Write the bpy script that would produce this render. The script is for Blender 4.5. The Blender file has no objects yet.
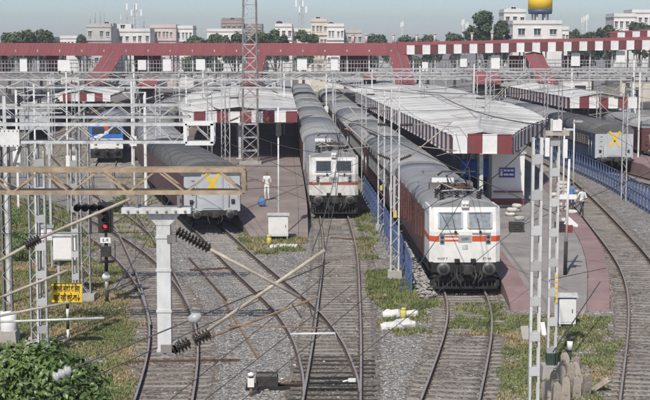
import bpy, bmesh, math, random
import numpy as np
from mathutils import Vector, Matrix, noise as mnoise

random.seed(7)
rng = np.random.default_rng(7)
SC = bpy.context.scene
COL = SC.collection
R = math.radians

# ------------------------------------------------------------------ camera, sky, sun, exposure
FPX, CAM_H, HORIZON = 1450.0, 10.66, 45.0          # focal length in photo pixels, height over the rails, horizon row
PITCH = math.atan((200 - HORIZON) / FPX)
cam = bpy.data.cameras.new('camera')
cam.sensor_width = 36.0
cam.lens = 36.0 * FPX / 650.0
cam.clip_start = 0.5
cam.clip_end = 6000
camo = bpy.data.objects.new('camera', cam)
COL.objects.link(camo)
camo.location = (0, 0, CAM_H)
camo.rotation_euler = (math.pi / 2 - PITCH, 0, 0)
SC.camera = camo

SUN_DIR = Vector((0.25, 0.90, -1.00)).normalized()   # the way the light travels
world = bpy.data.worlds.new('World')
SC.world = world
world.use_nodes = True
wn = world.node_tree
bgn = wn.nodes['Background']
sky = wn.nodes.new('ShaderNodeTexSky')
sky.sky_type = 'NISHITA'
sky.sun_disc = False
sky.sun_elevation = math.asin(-SUN_DIR.z)
sky.sun_rotation = math.atan2(-SUN_DIR.x, -SUN_DIR.y)
sky.air_density = 0.6
sky.dust_density = 0.7
sky.ozone_density = 0.6
wn.links.new(sky.outputs[0], bgn.inputs[0])
bgn.inputs[1].default_value = 0.12
sun = bpy.data.lights.new('sun', 'SUN')
sun.energy = 3.9
sun.angle = R(0.9)
sun.color = (1.0, 0.95, 0.88)
suno = bpy.data.objects.new('sun', sun)
COL.objects.link(suno)
suno.rotation_euler = SUN_DIR.to_track_quat('-Z', 'Y').to_euler()
suno.location = (-60, -80, 120)
SC.view_settings.view_transform = 'Standard'
SC.view_settings.look = 'None'
SC.view_settings.exposure = 0.0
SC.view_settings.gamma = 1.0
SC.view_settings.use_curve_mapping = False
SC.render.engine = 'CYCLES'
SC.cycles.use_denoising = True
SC.cycles.max_bounces = 5
SC.cycles.volume_bounces = 0

# ------------------------------------------------------------------ where a photo pixel meets a height or a depth
def _ray(px, py):
    a = (px - 325) / FPX
    b = (py - 200) / FPX
    return a, math.cos(PITCH) - b * math.sin(PITCH), -math.sin(PITCH) - b * math.cos(PITCH)
def P(px, py, z=0.0):
    a, b, c = _ray(px, py)
    t = (z - CAM_H) / c
    return Vector((a * t, b * t, z))
def D(px, py, Y):
    a, b, c = _ray(px, py)
    t = Y / b
    return Vector((a * t, Y, CAM_H + c * t))

# ------------------------------------------------------------------ materials
MATS = {}
def mat(name, col, rough=0.7, metal=0.0, var=0.18, scale=3.0, bump=0.0, bscale=40.0, col2=None, emit=0.0, rnd=0.0, grime=0.0, stretch=None, trans=0.0):
    if name in MATS:
        return MATS[name]
    m = bpy.data.materials.new(name)
    m.use_nodes = True
    nt = m.node_tree
    N, L = nt.nodes, nt.links
    b = N['Principled BSDF']
    b.inputs['Roughness'].default_value = rough
    b.inputs['Metallic'].default_value = metal
    tc = N.new('ShaderNodeTexCoord')
    src = tc.outputs['Object']
    if stretch:
        mp = N.new('ShaderNodeMapping')
        mp.inputs['Scale'].default_value = stretch
        L.new(src, mp.inputs[0])
        src = mp.outputs[0]
    nz = N.new('ShaderNodeTexNoise')
    nz.inputs['Scale'].default_value = scale
    nz.inputs['Detail'].default_value = 6
    nz.inputs['Roughness'].default_value = 0.65
    L.new(src, nz.inputs['Vector'])
    rp = N.new('ShaderNodeValToRGB')
    c = Vector(col)
    lo = c * (1 - var)
    hi = Vector(col2) if col2 else c * (1 + var)
    rp.color_ramp.elements[0].position = 0.32
    rp.color_ramp.elements[1].position = 0.68
    rp.color_ramp.elements[0].color = (*lo, 1)
    rp.color_ramp.elements[1].color = (*[min(1, v) for v in hi], 1)
    L.new(nz.outputs['Fac'], rp.inputs[0])
    out = rp.outputs[0]
    if grime > 0:
        n2 = N.new('ShaderNodeTexNoise')
        n2.inputs['Scale'].default_value = scale * 0.35
        n2.inputs['Detail'].default_value = 8
        n2.inputs['Roughness'].default_value = 0.75
        L.new(src, n2.inputs['Vector'])
        r2 = N.new('ShaderNodeValToRGB')
        r2.color_ramp.elements[0].position = 0.48
        r2.color_ramp.elements[0].color = (0, 0, 0, 1)
        r2.color_ramp.elements[1].position = 0.72
        r2.color_ramp.elements[1].color = (grime,) * 3 + (1,)
        L.new(n2.outputs['Fac'], r2.inputs[0])
        mx = N.new('ShaderNodeMix')
        mx.data_type = 'RGBA'
        L.new(r2.outputs[0], mx.inputs['Factor'])
        L.new(out, mx.inputs['A'])
        mx.inputs['B'].default_value = (0.09, 0.075, 0.06, 1)
        out = mx.outputs['Result']
    if rnd > 0:
        oi = N.new('ShaderNodeObjectInfo')
        mr = N.new('ShaderNodeMapRange')
        mr.inputs['To Min'].default_value = 1 - rnd
        mr.inputs['To Max'].default_value = 1 + rnd
        L.new(oi.outputs['Random'], mr.inputs['Value'])
        hs = N.new('ShaderNodeHueSaturation')
        L.new(mr.outputs[0], hs.inputs['Value'])
        L.new(out, hs.inputs['Color'])
        out = hs.outputs[0]
    L.new(out, b.inputs['Base Color'])
    if bump > 0:
        bn = N.new('ShaderNodeTexNoise')
        bn.inputs['Scale'].default_value = bscale
        bn.inputs['Detail'].default_value = 4
        L.new(src, bn.inputs['Vector'])
        bp = N.new('ShaderNodeBump')
        bp.inputs['Strength'].default_value = bump
        bp.inputs['Distance'].default_value = 0.03
        L.new(bn.outputs['Fac'], bp.inputs['Height'])
        L.new(bp.outputs[0], b.inputs['Normal'])
    if emit > 0:
        b.inputs['Emission Color'].default_value = (*col, 1)
        b.inputs['Emission Strength'].default_value = emit
    if trans > 0:
        b.inputs['Transmission Weight'].default_value = trans
    MATS[name] = m
    return m

mat('galv', (0.50, 0.50, 0.49), 0.55, 0.1, 0.25, 3.5, grime=0.55, rnd=0.22)
mat('galv_dark', (0.22, 0.21, 0.20), 0.6, 0.2, 0.3, 3, grime=0.4, rnd=0.15)
mat('white_paint', (0.78, 0.77, 0.74), 0.55, 0, 0.06, 2, grime=0.35, rnd=0.05)
mat('clean_white', (0.82, 0.81, 0.78), 0.5, 0, 0.04, 3, grime=0.12)
mat('tan_steel', (0.38, 0.29, 0.195), 0.75, 0, 0.3, 4, grime=0.6)
mat('tan_tube', (0.44, 0.385, 0.31), 0.6, 0, 0.25, 5, grime=0.5)
mat('rust', (0.27, 0.185, 0.12), 0.85, 0, 0.3, 6, bump=0.3)
mat('rust_dark', (0.11, 0.06, 0.04), 0.85, 0, 0.3, 6)
mat('rail_side', (0.10, 0.068, 0.05), 0.8, 0.0, 0.3, 4)
mat('rail_top', (0.33, 0.30, 0.27), 0.45, 0.1, 0.2, 2)
mat('sleeper', (0.315, 0.29, 0.26), 0.9, 0, 0.25, 3, bump=0.4, grime=0.55, rnd=0.16)
mat('sleeper_wood', (0.05, 0.043, 0.037), 0.9, 0, 0.4, 5, bump=0.5, rnd=0.25)
mat('concrete', (0.44, 0.41, 0.37), 0.9, 0, 0.2, 1.2, bump=0.3, grime=0.4)
mat('concrete_tan', (0.40, 0.345, 0.285), 0.9, 0, 0.2, 4, bump=0.5, grime=0.45, rnd=0.12)
mat('lime_wash', (0.74, 0.73, 0.69), 0.85, 0, 0.12, 5, bump=0.6, grime=0.45, rnd=0.05)
mat('earth', (0.30, 0.25, 0.215), 0.95, 0, 0.2, 0.6, bump=0.4, col2=(0.36, 0.31, 0.275))
mat('concrete_dark', (0.25, 0.23, 0.21), 0.9, 0, 0.25, 1.2, bump=0.3, grime=0.5)
mat('platform_top', (0.31, 0.285, 0.265), 0.9, 0, 0.16, 0.7, bump=0.15, grime=0.5, rnd=0.05)
mat('platform_brown', (0.275, 0.225, 0.203), 0.9, 0, 0.13, 0.6, bump=0.15, grime=0.45, rnd=0.05)
mat('pink_paving', (0.31, 0.205, 0.198), 0.85, 0, 0.15, 1.0, bump=0.15, grime=0.35, rnd=0.07)
mat('brick_wall', (0.28, 0.20, 0.17), 0.9, 0, 0.25, 2.0, bump=0.4, grime=0.5)
mat('roof_sheet', (0.50, 0.495, 0.48), 0.7, 0, 0.25, 1.6, grime=0.8, rnd=0.28)
mat('red_roof', (0.26, 0.078, 0.082), 0.55, 0, 0.12, 0.6, grime=0.22, rnd=0.06)
mat('red_panel', (0.21, 0.045, 0.05), 0.5, 0, 0.12, 1.5, grime=0.25, rnd=0.08)
mat('maroon_panel', (0.14, 0.04, 0.042), 0.6, 0, 0.12, 1.5, grime=0.3, rnd=0.08)
mat('white_panel', (0.80, 0.79, 0.76), 0.5, 0, 0.05, 1.5, grime=0.25, rnd=0.05)
mat('coach_roof', (0.29, 0.293, 0.293), 0.6, 0.0, 0.2, 0.7, grime=0.65, rnd=0.12)
mat('coach_roof_dark', (0.115, 0.115, 0.115), 0.7, 0, 0.25, 0.8, grime=0.3)
mat('coach_end', (0.50, 0.52, 0.54), 0.5, 0, 0.08, 1.0, grime=0.3)
mat('coach_maroon', (0.095, 0.035, 0.033), 0.5, 0, 0.18, 1.0, grime=0.4)
mat('coach_blue', (0.05, 0.09, 0.17), 0.5, 0, 0.2, 1.0, grime=0.4)
mat('coach_red', (0.12, 0.038, 0.032), 0.45, 0, 0.2, 1.2, grime=0.35)
mat('loco_white', (0.80, 0.785, 0.74), 0.45, 0, 0.06, 2.2, grime=0.34)
mat('loco_white_dirty', (0.70, 0.685, 0.65), 0.5, 0, 0.12, 3.0, grime=0.62)
mat('loco_roof', (0.27, 0.275, 0.28), 0.6, 0.0, 0.15, 0.8, grime=0.4)
mat('loco_side', (0.34, 0.35, 0.355), 0.5, 0.1, 0.15, 0.8, grime=0.4)
mat('stripe_red', (0.62, 0.10, 0.035), 0.45, 0, 0.12, 3, grime=0.2)
mat('stripe_dull', (0.40, 0.10, 0.07), 0.5, 0, 0.25, 3, grime=0.4)
mat('orange_streak', (0.30, 0.085, 0.045), 0.5, 0, 0.2, 3)
mat('black_under', (0.022, 0.021, 0.02), 0.65, 0.1, 0.4, 4)
mat('dark_iron', (0.055, 0.05, 0.045), 0.6, 0.3, 0.4, 5)
mat('grey_steel', (0.33, 0.33, 0.33), 0.45, 0.5, 0.2, 4)
mat('buffer_face', (0.16, 0.16, 0.155), 0.5, 0.3, 0.3, 5)
mat('silver', (0.55, 0.56, 0.56), 0.35, 0.5, 0.12, 4)
mat('glass_grey', (0.27, 0.30, 0.31), 0.12, 0.0, 0.35, 4)
mat('glass_dark', (0.05, 0.06, 0.065), 0.08, 0.0, 0.25, 2)
mat('insulator_brown', (0.032, 0.024, 0.02), 0.25, 0, 0.2, 5)
mat('insulator_grey', (0.42, 0.43, 0.42), 0.35, 0, 0.12, 5)
mat('black_rubber', (0.02, 0.02, 0.02), 0.6, 0, 0.2, 4)
mat('yellow', (0.85, 0.56, 0.02), 0.55, 0, 0.08, 4, grime=0.15)
mat('yellow_dull', (0.62, 0.52, 0.12), 0.6, 0, 0.15, 4, grime=0.3)
mat('ink', (0.03, 0.028, 0.025), 0.7, 0, 0.1, 4)
mat('blue_fence', (0.08, 0.12, 0.24), 0.55, 0, 0.2, 3, grime=0.35, rnd=0.12)
mat('blue_sign', (0.05, 0.04, 0.34), 0.5, 0, 0.1, 3)
mat('blue_tarp', (0.03, 0.16, 0.55), 0.6, 0, 0.2, 2)
mat('green_dark', (0.03, 0.07, 0.05), 0.7, 0, 0.3, 2)
mat('wire', (0.085, 0.08, 0.075), 0.6, 0.3, 0.1, 4)
mat('dark_inside', (0.035, 0.035, 0.04), 0.8, 0, 0.3, 2)
mat('bark', (0.10, 0.075, 0.055), 0.9, 0, 0.3, 4, bump=0.6)
mat('leaf', (0.07, 0.13, 0.03), 0.42, 0, 0.4, 1.6, col2=(0.17, 0.25, 0.07))
mat('leaf_far', (0.06, 0.095, 0.045), 0.8, 0, 0.35, 0.35, col2=(0.11, 0.145, 0.075))
mat('leaf_dark', (0.045, 0.075, 0.04), 0.8, 0, 0.35, 0.35, col2=(0.08, 0.115, 0.06))
mat('sack', (0.58, 0.55, 0.49), 0.85, 0, 0.15, 3, grime=0.3, rnd=0.2)
mat('grass', (0.15, 0.20, 0.065), 0.8, 0, 0.4, 0.9, col2=(0.27, 0.30, 0.11))
mat('grass_dry', (0.38, 0.29, 0.15), 0.85, 0, 0.3, 1.3, col2=(0.5, 0.4, 0.22))
mat('soil', (0.24, 0.185, 0.125), 0.95, 0, 0.35, 1.2, bump=0.6, col2=(0.24, 0.235, 0.11))
mat('bld_white', (0.72, 0.70, 0.66), 0.8, 0, 0.1, 0.25, grime=0.3)
mat('bld_cream', (0.62, 0.56, 0.46), 0.8, 0, 0.12, 0.25, grime=0.3)
mat('bld_pink', (0.62, 0.50, 0.48), 0.8, 0, 0.12, 0.25, grime=0.3)
mat('bld_brown', (0.30, 0.24, 0.21), 0.8, 0, 0.14, 0.25, grime=0.35)
mat('bld_grey', (0.48, 0.46, 0.43), 0.8, 0, 0.14, 0.25, grime=0.35)
mat('pane_far', (0.06, 0.065, 0.075), 0.25, 0, 0.3, 0.8)
mat('skin', (0.28, 0.15, 0.09), 0.6, 0, 0.06, 8)
mat('hair', (0.012, 0.010, 0.010), 0.6, 0, 0.1, 8)
mat('shirt_white', (0.75, 0.75, 0.74), 0.8, 0, 0.06, 6)
mat('shirt_red', (0.45, 0.10, 0.07), 0.8, 0, 0.08, 6)
mat('shirt_blue', (0.10, 0.22, 0.45), 0.8, 0, 0.08, 6)
mat('trouser', (0.045, 0.05, 0.065), 0.8, 0, 0.1, 6)
mat('signal_red', (0.9, 0.05, 0.05), 0.3, 0, 0.0, 3, emit=1.2)

# ballast: many grey-brown stones of different tints, worn dirtier in places
def ballast_material(name, tint=(1, 1, 1)):
    m = bpy.data.materials.new(name)
    m.use_nodes = True
    nt = m.node_tree
    N, L = nt.nodes, nt.links
    b = N['Principled BSDF']
    b.inputs['Roughness'].default_value = 0.95
    tc = N.new('ShaderNodeTexCoord')
    vo = N.new('ShaderNodeTexVoronoi')
    vo.inputs['Scale'].default_value = 13
    L.new(tc.outputs['Object'], vo.inputs['Vector'])
    sep = N.new('ShaderNodeSeparateColor')
    L.new(vo.outputs['Color'], sep.inputs[0])
    r1 = N.new('ShaderNodeValToRGB')
    e = r1.color_ramp.elements
    e[0].position, e[0].color = 0.0, (0.10, 0.096, 0.092, 1)
    e[1].position, e[1].color = 1.0, (0.52, 0.505, 0.485, 1)
    e2 = r1.color_ramp.elements.new(0.55)
    e2.color = (0.27, 0.262, 0.25, 1)
    L.new(sep.outputs[0], r1.inputs[0])
    # broad patches of brown dust
    n1 = N.new('ShaderNodeTexNoise')
    n1.inputs['Scale'].default_value = 0.22
    n1.inputs['Detail'].default_value = 8
    n1.inputs['Roughness'].default_value = 0.7
    L.new(tc.outputs['Object'], n1.inputs['Vector'])
    r2 = N.new('ShaderNodeValToRGB')
    r2.color_ramp.elements[0].position, r2.color_ramp.elements[0].color = 0.42, (0, 0, 0, 1)
    r2.color_ramp.elements[1].position, r2.color_ramp.elements[1].color = 0.68, (0.75, 0.75, 0.75, 1)
    L.new(n1.outputs['Fac'], r2.inputs[0])
    mx = N.new('ShaderNodeMix')
    mx.data_type = 'RGBA'
    L.new(r2.outputs[0], mx.inputs['Factor'])
    L.new(r1.outputs[0], mx.inputs['A'])
    mx.inputs['B'].default_value = (0.275, 0.24, 0.205, 1)
    # fine tint
    n2 = N.new('ShaderNodeTexNoise')
    n2.inputs['Scale'].default_value = 1.6
    n2.inputs['Detail'].default_value = 8
    L.new(tc.outputs['Object'], n2.inputs['Vector'])
    r3 = N.new('ShaderNodeValToRGB')
    r3.color_ramp.elements[0].position, r3.color_ramp.elements[0].color = 0.3, (0.70 * tint[0], 0.69 * tint[1], 0.68 * tint[2], 1)
    r3.color_ramp.elements[1].position, r3.color_ramp.elements[1].color = 0.7, (1.12 * tint[0], 1.10 * tint[1], 1.08 * tint[2], 1)
    L.new(n2.outputs['Fac'], r3.inputs[0])
    mul = N.new('ShaderNodeMix')
    mul.data_type = 'RGBA'
    mul.blend_type = 'MULTIPLY'
    mul.inputs['Factor'].default_value = 1
    L.new(mx.outputs['Result'], mul.inputs['A'])
    L.new(r3.outputs[0], mul.inputs['B'])
    L.new(mul.outputs['Result'], b.inputs['Base Color'])
    bp = N.new('ShaderNodeBump')
    bp.inputs['Strength'].default_value = 0.8
    bp.inputs['Distance'].default_value = 0.05
    L.new(vo.outputs['Distance'], bp.inputs['Height'])
    bp.invert = True
    L.new(bp.outputs[0], b.inputs['Normal'])
    MATS[name] = m
ballast_material('ballast')
ballast_material('ballast_oily', (0.80, 0.735, 0.67))

# ------------------------------------------------------------------ mesh builder
def basis(d):
    d = Vector(d).normalized()
    up = Vector((0, 0, 1)) if abs(d.z) < 0.95 else Vector((0, 1, 0))
    s = d.cross(up).normalized()
    return d, s, s.cross(d).normalized()

class MB:
    def __init__(self):
        self.v, self.f, self.mi, self.sm = [], [], [], []
        self.cur = 0
    def mark(self, i):
        self.cur = i
        return self
    def add(self, vs, fs, smooth=False):
        o = len(self.v)
        self.v += [tuple(p) for p in vs]
        for f in fs:
            self.f.append([i + o for i in f])
            self.mi.append(self.cur)
            self.sm.append(smooth)
        return self
    def box(self, c, s, rz=0.0, rx=0.0):
        hx, hy, hz = s[0] / 2, s[1] / 2, s[2] / 2
        vs = [(-hx, -hy, -hz), (hx, -hy, -hz), (hx, hy, -hz), (-hx, hy, -hz), (-hx, -hy, hz), (hx, -hy, hz), (hx, hy, hz), (-hx, hy, hz)]
        if rz or rx:
            M = Matrix.Rotation(rz, 3, 'Z') @ Matrix.Rotation(rx, 3, 'X')
            vs = [M @ Vector(v) for v in vs]
        return self.add([(v[0] + c[0], v[1] + c[1], v[2] + c[2]) for v in vs],
                        [(0, 3, 2, 1), (4, 5, 6, 7), (0, 1, 5, 4), (1, 2, 6, 5), (2, 3, 7, 6), (3, 0, 4, 7)])
    def bb(self, x0, x1, y0, y1, z0, z1):
        return self.box(((x0 + x1) / 2, (y0 + y1) / 2, (z0 + z1) / 2), (x1 - x0, y1 - y0, z1 - z0))
    def bar(self, p, q, w, h=None):
        h = h or w
        p, q = Vector(p), Vector(q)
        d, s, u = basis(q - p)
        vs = []
        for e in (p, q):
            for a, b in ((-1, -1), (1, -1), (1, 1), (-1, 1)):
                vs.append(e + s * a * w / 2 + u * b * h / 2)
        return self.add(vs, [(0, 1, 2, 3), (7, 6, 5, 4), (0, 4, 5, 1), (1, 5, 6, 2), (2, 6, 7, 3), (3, 7, 4, 0)])
    def tube(self, pts, r, n=6, cap=True):
        pts = [Vector(p) for p in pts]
        rs = r if isinstance(r, (list, tuple)) else [r] * len(pts)
        vs, fs = [], []
        for i, p in enumerate(pts):
            d = (pts[min(i + 1, len(pts) - 1)] - pts[max(i - 1, 0)])
            d, s, u = basis(d)
            for k in range(n):
                a = 2 * math.pi * k / n
                vs.append(p + s * math.cos(a) * rs[i] + u * math.sin(a) * rs[i])
        for i in range(len(pts) - 1):
            for k in range(n):
                k2 = (k + 1) % n
                fs.append((i * n + k, i * n + k2, (i + 1) * n + k2, (i + 1) * n + k))
        if cap:
            fs.append(tuple(range(n))[::-1])
            fs.append(tuple((len(pts) - 1) * n + k for k in range(n)))
        return self.add(vs, fs, n > 5)
    def prism(self, poly, y0, y1, axis='y'):
        n = len(poly)
        if axis == 'y':
            vs = [(a, y0, b) for a, b in poly] + [(a, y1, b) for a, b in poly]
        elif axis == 'x':
            vs = [(y0, a, b) for a, b in poly] + [(y1, a, b) for a, b in poly]
        else:
            vs = [(a, b, y0) for a, b in poly] + [(a, b, y1) for a, b in poly]
        fs = [tuple(range(n)), tuple(range(2 * n - 1, n - 1, -1))]
        for i in range(n):
            j = (i + 1) % n
            fs.append((i, i + n, j + n, j))
        return self.add(vs, fs)
    def mesh(self, name, mats):
        me = bpy.data.meshes.new(name)
        me.from_pydata(self.v, [], self.f)
        for m in (mats if isinstance(mats, (list, tuple)) else [mats]):
            me.materials.append(MATS[m])
        me.polygons.foreach_set('material_index', self.mi)
        me.polygons.foreach_set('use_smooth', self.sm)
        me.update()
        bm = bmesh.new()
        bm.from_mesh(me)
        bmesh.ops.recalc_face_normals(bm, faces=bm.faces)
        bm.to_mesh(me)
        bm.free()
        return me
    def build(self, name, mats, parent=None, world=False):
        if world and parent is not None:
            root = parent
            while root.parent:
                root = root.parent
            o = root.location
            self.v = [(v[0] - o[0], v[1] - o[1], v[2] - o[2]) for v in self.v]
        elif parent is None:
            a = np.array(self.v)
            lo, hi = a.min(0), a.max(0)
            base = ((lo[0] + hi[0]) / 2, (lo[1] + hi[1]) / 2, lo[2])
            self.v = [(v[0] - base[0], v[1] - base[1], v[2] - base[2]) for v in self.v]
        ob = bpy.data.objects.new(name, self.mesh(name, mats))
        COL.objects.link(ob)
        ob.parent = parent
        if parent is None:
            ob.location = base
        return ob

def put(name, me, parent=None, loc=(0, 0, 0), rz=0.0, scale=None, rx=0.0, ry=0.0):
    o = bpy.data.objects.new(name, me)
    COL.objects.link(o)
    o.parent = parent
    o.location = loc
    o.rotation_euler = (rx, ry, rz)
    if scale:
        o.scale = scale
    return o
def tag(o, label=None, cat=None, group=None, kind=None):
    if label: o['label'] = label
    if cat: o['category'] = cat
    if group: o['group'] = group
    if kind: o['kind'] = kind
    return o
def thing(name, label, cat, loc=(0, 0, 0), rz=0.0, group=None, kind=None):
    o = bpy.data.objects.new(name, None)
    COL.objects.link(o)
    o.location = loc
    o.rotation_euler = (0, 0, rz)
    o.empty_display_size = 0.3
    return tag(o, label, cat, group, kind)
CHILD = {}
def kids(o):
    return [c for c in bpy.data.objects if c.parent == o]
def copy_tree(o, parent=None):
    c = o.copy()
    COL.objects.link(c)
    c.parent = parent
    for ch in o.children:
        copy_tree(ch, c)
    return c
def text_mesh(body, size, matname, extrude=0.002, align='CENTER', bold=0.0):
    cu = bpy.data.curves.new('lettering', 'FONT')
    cu.body = body
    cu.size = size
    cu.align_x = align
    cu.align_y = 'CENTER'
    cu.extrude = extrude
    cu.resolution_u = 2
    cu.offset = bold
    tmp = bpy.data.objects.new('lettering_tmp', cu)
    COL.objects.link(tmp)
    dg = bpy.context.evaluated_depsgraph_get()
    me = bpy.data.meshes.new_from_object(tmp.evaluated_get(dg))
    bpy.data.objects.remove(tmp)
    bpy.data.curves.remove(cu)
    me.materials.clear()
    me.materials.append(MATS[matname])
    return me

def catmull(pts, step=1.0):
    p = [Vector(q) for q in pts]
    p = [p[0] * 2 - p[1]] + p + [p[-1] * 2 - p[-2]]
    out = []
    for i in range(1, len(p) - 2):
        n = max(4, int((p[i + 1] - p[i]).length / 0.25))
        for k in range(n):
            t = k / n
            a, b, c, d = p[i - 1], p[i], p[i + 1], p[i + 2]
            out.append(0.5 * ((2 * b) + (c - a) * t + (2 * a - 5 * b + 4 * c - d) * t * t + (3 * b - a - 3 * c + d) * t ** 3))
    out.append(p[-2])
    res, acc = [out[0]], 0.0
    for a, b in zip(out, out[1:]):
        seg = (b - a).length
        while acc + seg >= step:
            t = (step - acc) / seg
            a = a.lerp(b, t)
            seg = (b - a).length
            res.append(a)
            acc = 0.0
        acc += seg
    return res
class Path:
    def __init__(self, pts):
        q = catmull([Vector((x, y, 0)) for x, y in pts], 0.2)
        for _ in range(3):                       # ease the kinks out of the curve
            a = np.array([tuple(v) for v in q])
            c = np.cumsum(np.vstack([np.zeros(3), a]), 0)
            n = len(a)
            o = []
            for i in range(n):
                w = min(25, i, n - 1 - i)
                o.append(Vector((c[i + w + 1] - c[i - w]) / (2 * w + 1)))
            q = o
        self.p = catmull(q[::5] + [q[-1]], 0.2)
    def at(self, s):
        i = max(0, min(len(self.p) - 2, int(s / 0.2)))
        t = s / 0.2 - i
        return self.p[i].lerp(self.p[i + 1], t)
    def dirn(self, s):
        return (self.at(s + 0.3) - self.at(s - 0.3)).normalized()
    def s_at_y(self, y):
        return 0.2 * min(range(len(self.p)), key=lambda i: abs(self.p[i].y - y))
    def x_at(self, y):
        return self.at(self.s_at_y(y)).x
    @property
    def L(self):
        return 0.2 * (len(self.p) - 1)

# ------------------------------------------------------------------ ground
def gz(x, y):
    return -0.205 + 0.03 * mnoise.noise(Vector((x * 0.9, y * 0.9, 1.7))) + 0.018 * mnoise.noise(Vector((x * 3.1, y * 3.1, 5.2)))
xs = np.concatenate([[-4000, -1500, -600, -250, -120, -70], np.arange(-45, 30.1, 0.35), [45, 80, 140, 250, 600, 1500, 4000]])
ys = np.concatenate([[-400, -100, 0, 20, 30], np.arange(36, 110, 0.35), np.arange(110, 180, 1.5), [190, 220, 260, 320, 420, 600, 1000, 2000, 5000]])
gm = MB()
nx, ny = len(xs), len(ys)
for yy in ys:
    for xx in xs:
        near = -45 <= xx <= 30 and 36 <= yy <= 180
        gm.v.append((xx, yy, gz(xx, yy) if near else -0.205))
for j in range(ny - 1):
    for i in range(nx - 1):
        gm.f.append([j * nx + i, j * nx + i + 1, (j + 1) * nx + i + 1, (j + 1) * nx + i])
        gm.mi.append(0)
        gm.sm.append(True)
def quick_mesh(m, name, mats):
    me = bpy.data.meshes.new(name)
    me.from_pydata(m.v, [], m.f)
    for q in mats:
        me.materials.append(MATS[q])
    me.polygons.foreach_set('material_index', m.mi)
    me.polygons.foreach_set('use_smooth', m.sm)
    me.update()
    return me
ground = put('ground', quick_mesh(gm, 'ground', ['ballast']))
tag(ground, kind='structure')

# ------------------------------------------------------------------ tracks
def pxy(*l):
    return [tuple(P(a, b, 0)[:2]) for a, b in l]
T1 = Path([(-4.2, 18), (-4.5, 34)] + pxy((163, 399), (178, 340), (165, 296), (140, 262), (100, 232), (60, 212), (10, 190)) + [(-31, 128), (-40, 170), (-44, 240), (-47, 330)])
T1B = Path(pxy((177, 338), (166, 297), (148, 258), (130, 226), (112, 197)) + [(-18.2, 118), (-20.2, 134), (-22.4, 158), (-24.6, 200), (-26, 300)])
T0 = Path(pxy((136, 235), (112, 213), (86, 198), (65, 181), (50, 164)) + [(-29.8, 150), (-34.0, 172), (-38.5, 237), (-41, 330)])
T2 = Path([(0.2, 43.4)] + pxy((331.5, 366), (319, 331), (289, 300), (246, 265)) + [(-6.9, 85), (-10.4, 100), (-14.6, 124), (-17.6, 155), (-19.2, 190), (-20.4, 263), (-20.8, 330)])
T3 = Path([(-0.4, 18), (-0.1, 32)] + pxy((331.8, 398), (337, 345), (339, 293)) + [(0.62, 88), (-2.1, 177), (-4.3, 260), (-6.2, 330)])
T4 = Path([(-0.6, 18), (2.3, 34)] + pxy((452, 395), (458.6, 370), (466, 345), (471, 320), (471.7, 297)) + [(5.3, 90), (2.3, 167), (0.3, 240), (-1.5, 330)])
T5 = Path([(6.0, 26)] + pxy((649, 397), (653, 328), (643.6, 273), (608, 229), (589, 207)) + [(19.0, 118), (19.1, 130), (18.6, 155), (17.4, 190), (15.2, 245), (12.5, 330)])
T6 = Path([(38, 62), (31, 85), (26.4, 108), (24.3, 124), (23.4, 150), (21.9, 200), (20.6, 245), (18.5, 330)])
T7 = Path([(40, 92), (33.5, 112), (30.3, 130), (29.0, 160), (27.4, 226), (25, 330)])

def sleeper_mesh(w=2.74, d=0.25, matn='sleeper', clips=True):
    m = MB()
    m.prism([(-d / 2, -0.10), (d / 2, -0.10), (d / 2 - 0.03, 0.035), (-d / 2 + 0.03, 0.035)], -w / 2, w / 2, 'x')
    if clips:
        m.mark(1)
        for sx in (-0.873, 0.873):
            for k in (-0.085, 0.085):
                m.box((sx + k, 0, 0.05), (0.05, 0.12, 0.035))
    return m.mesh('sleeper', [matn, 'rust_dark'])
SLEEPER = sleeper_mesh()
SLEEPER_WOOD = sleeper_mesh(2.74, 0.26, 'sleeper_wood')
RAIL_PROF = [(-0.068, -0.172), (0.068, -0.172), (0.068, -0.16), (0.012, -0.135), (0.012, -0.045), (0.036, -0.03), (0.036, 0.0), (-0.036, 0.0), (-0.036, -0.03), (-0.012, -0.045), (-0.012, -0.135), (-0.068, -0.16)]
def sweep_rail(path, off, s0, s1, dz):
    m = MB()
    n = len(RAIL_PROF)
    s = s0
    k = 0
    while True:
        p, d = path.at(s), path.dirn(s)
        r = Vector((d.y, -d.x, 0))
        c = p + r * off
        for a, z in RAIL_PROF:
            q = c + r * a
            m.v.append((q.x, q.y, z + dz))
        if k:
            for i in range(n):
                j = (i + 1) % n
                m.f.append([(k - 1) * n + i, (k - 1) * n + j, k * n + j, k * n + i])
                m.mi.append(1 if i == 6 else 0)
                m.sm.append(False)
        k += 1
        if s >= s1:
            break
        s = min(s1, s + (1.0 if p.y < 110 else 4.0))
    return m
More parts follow.
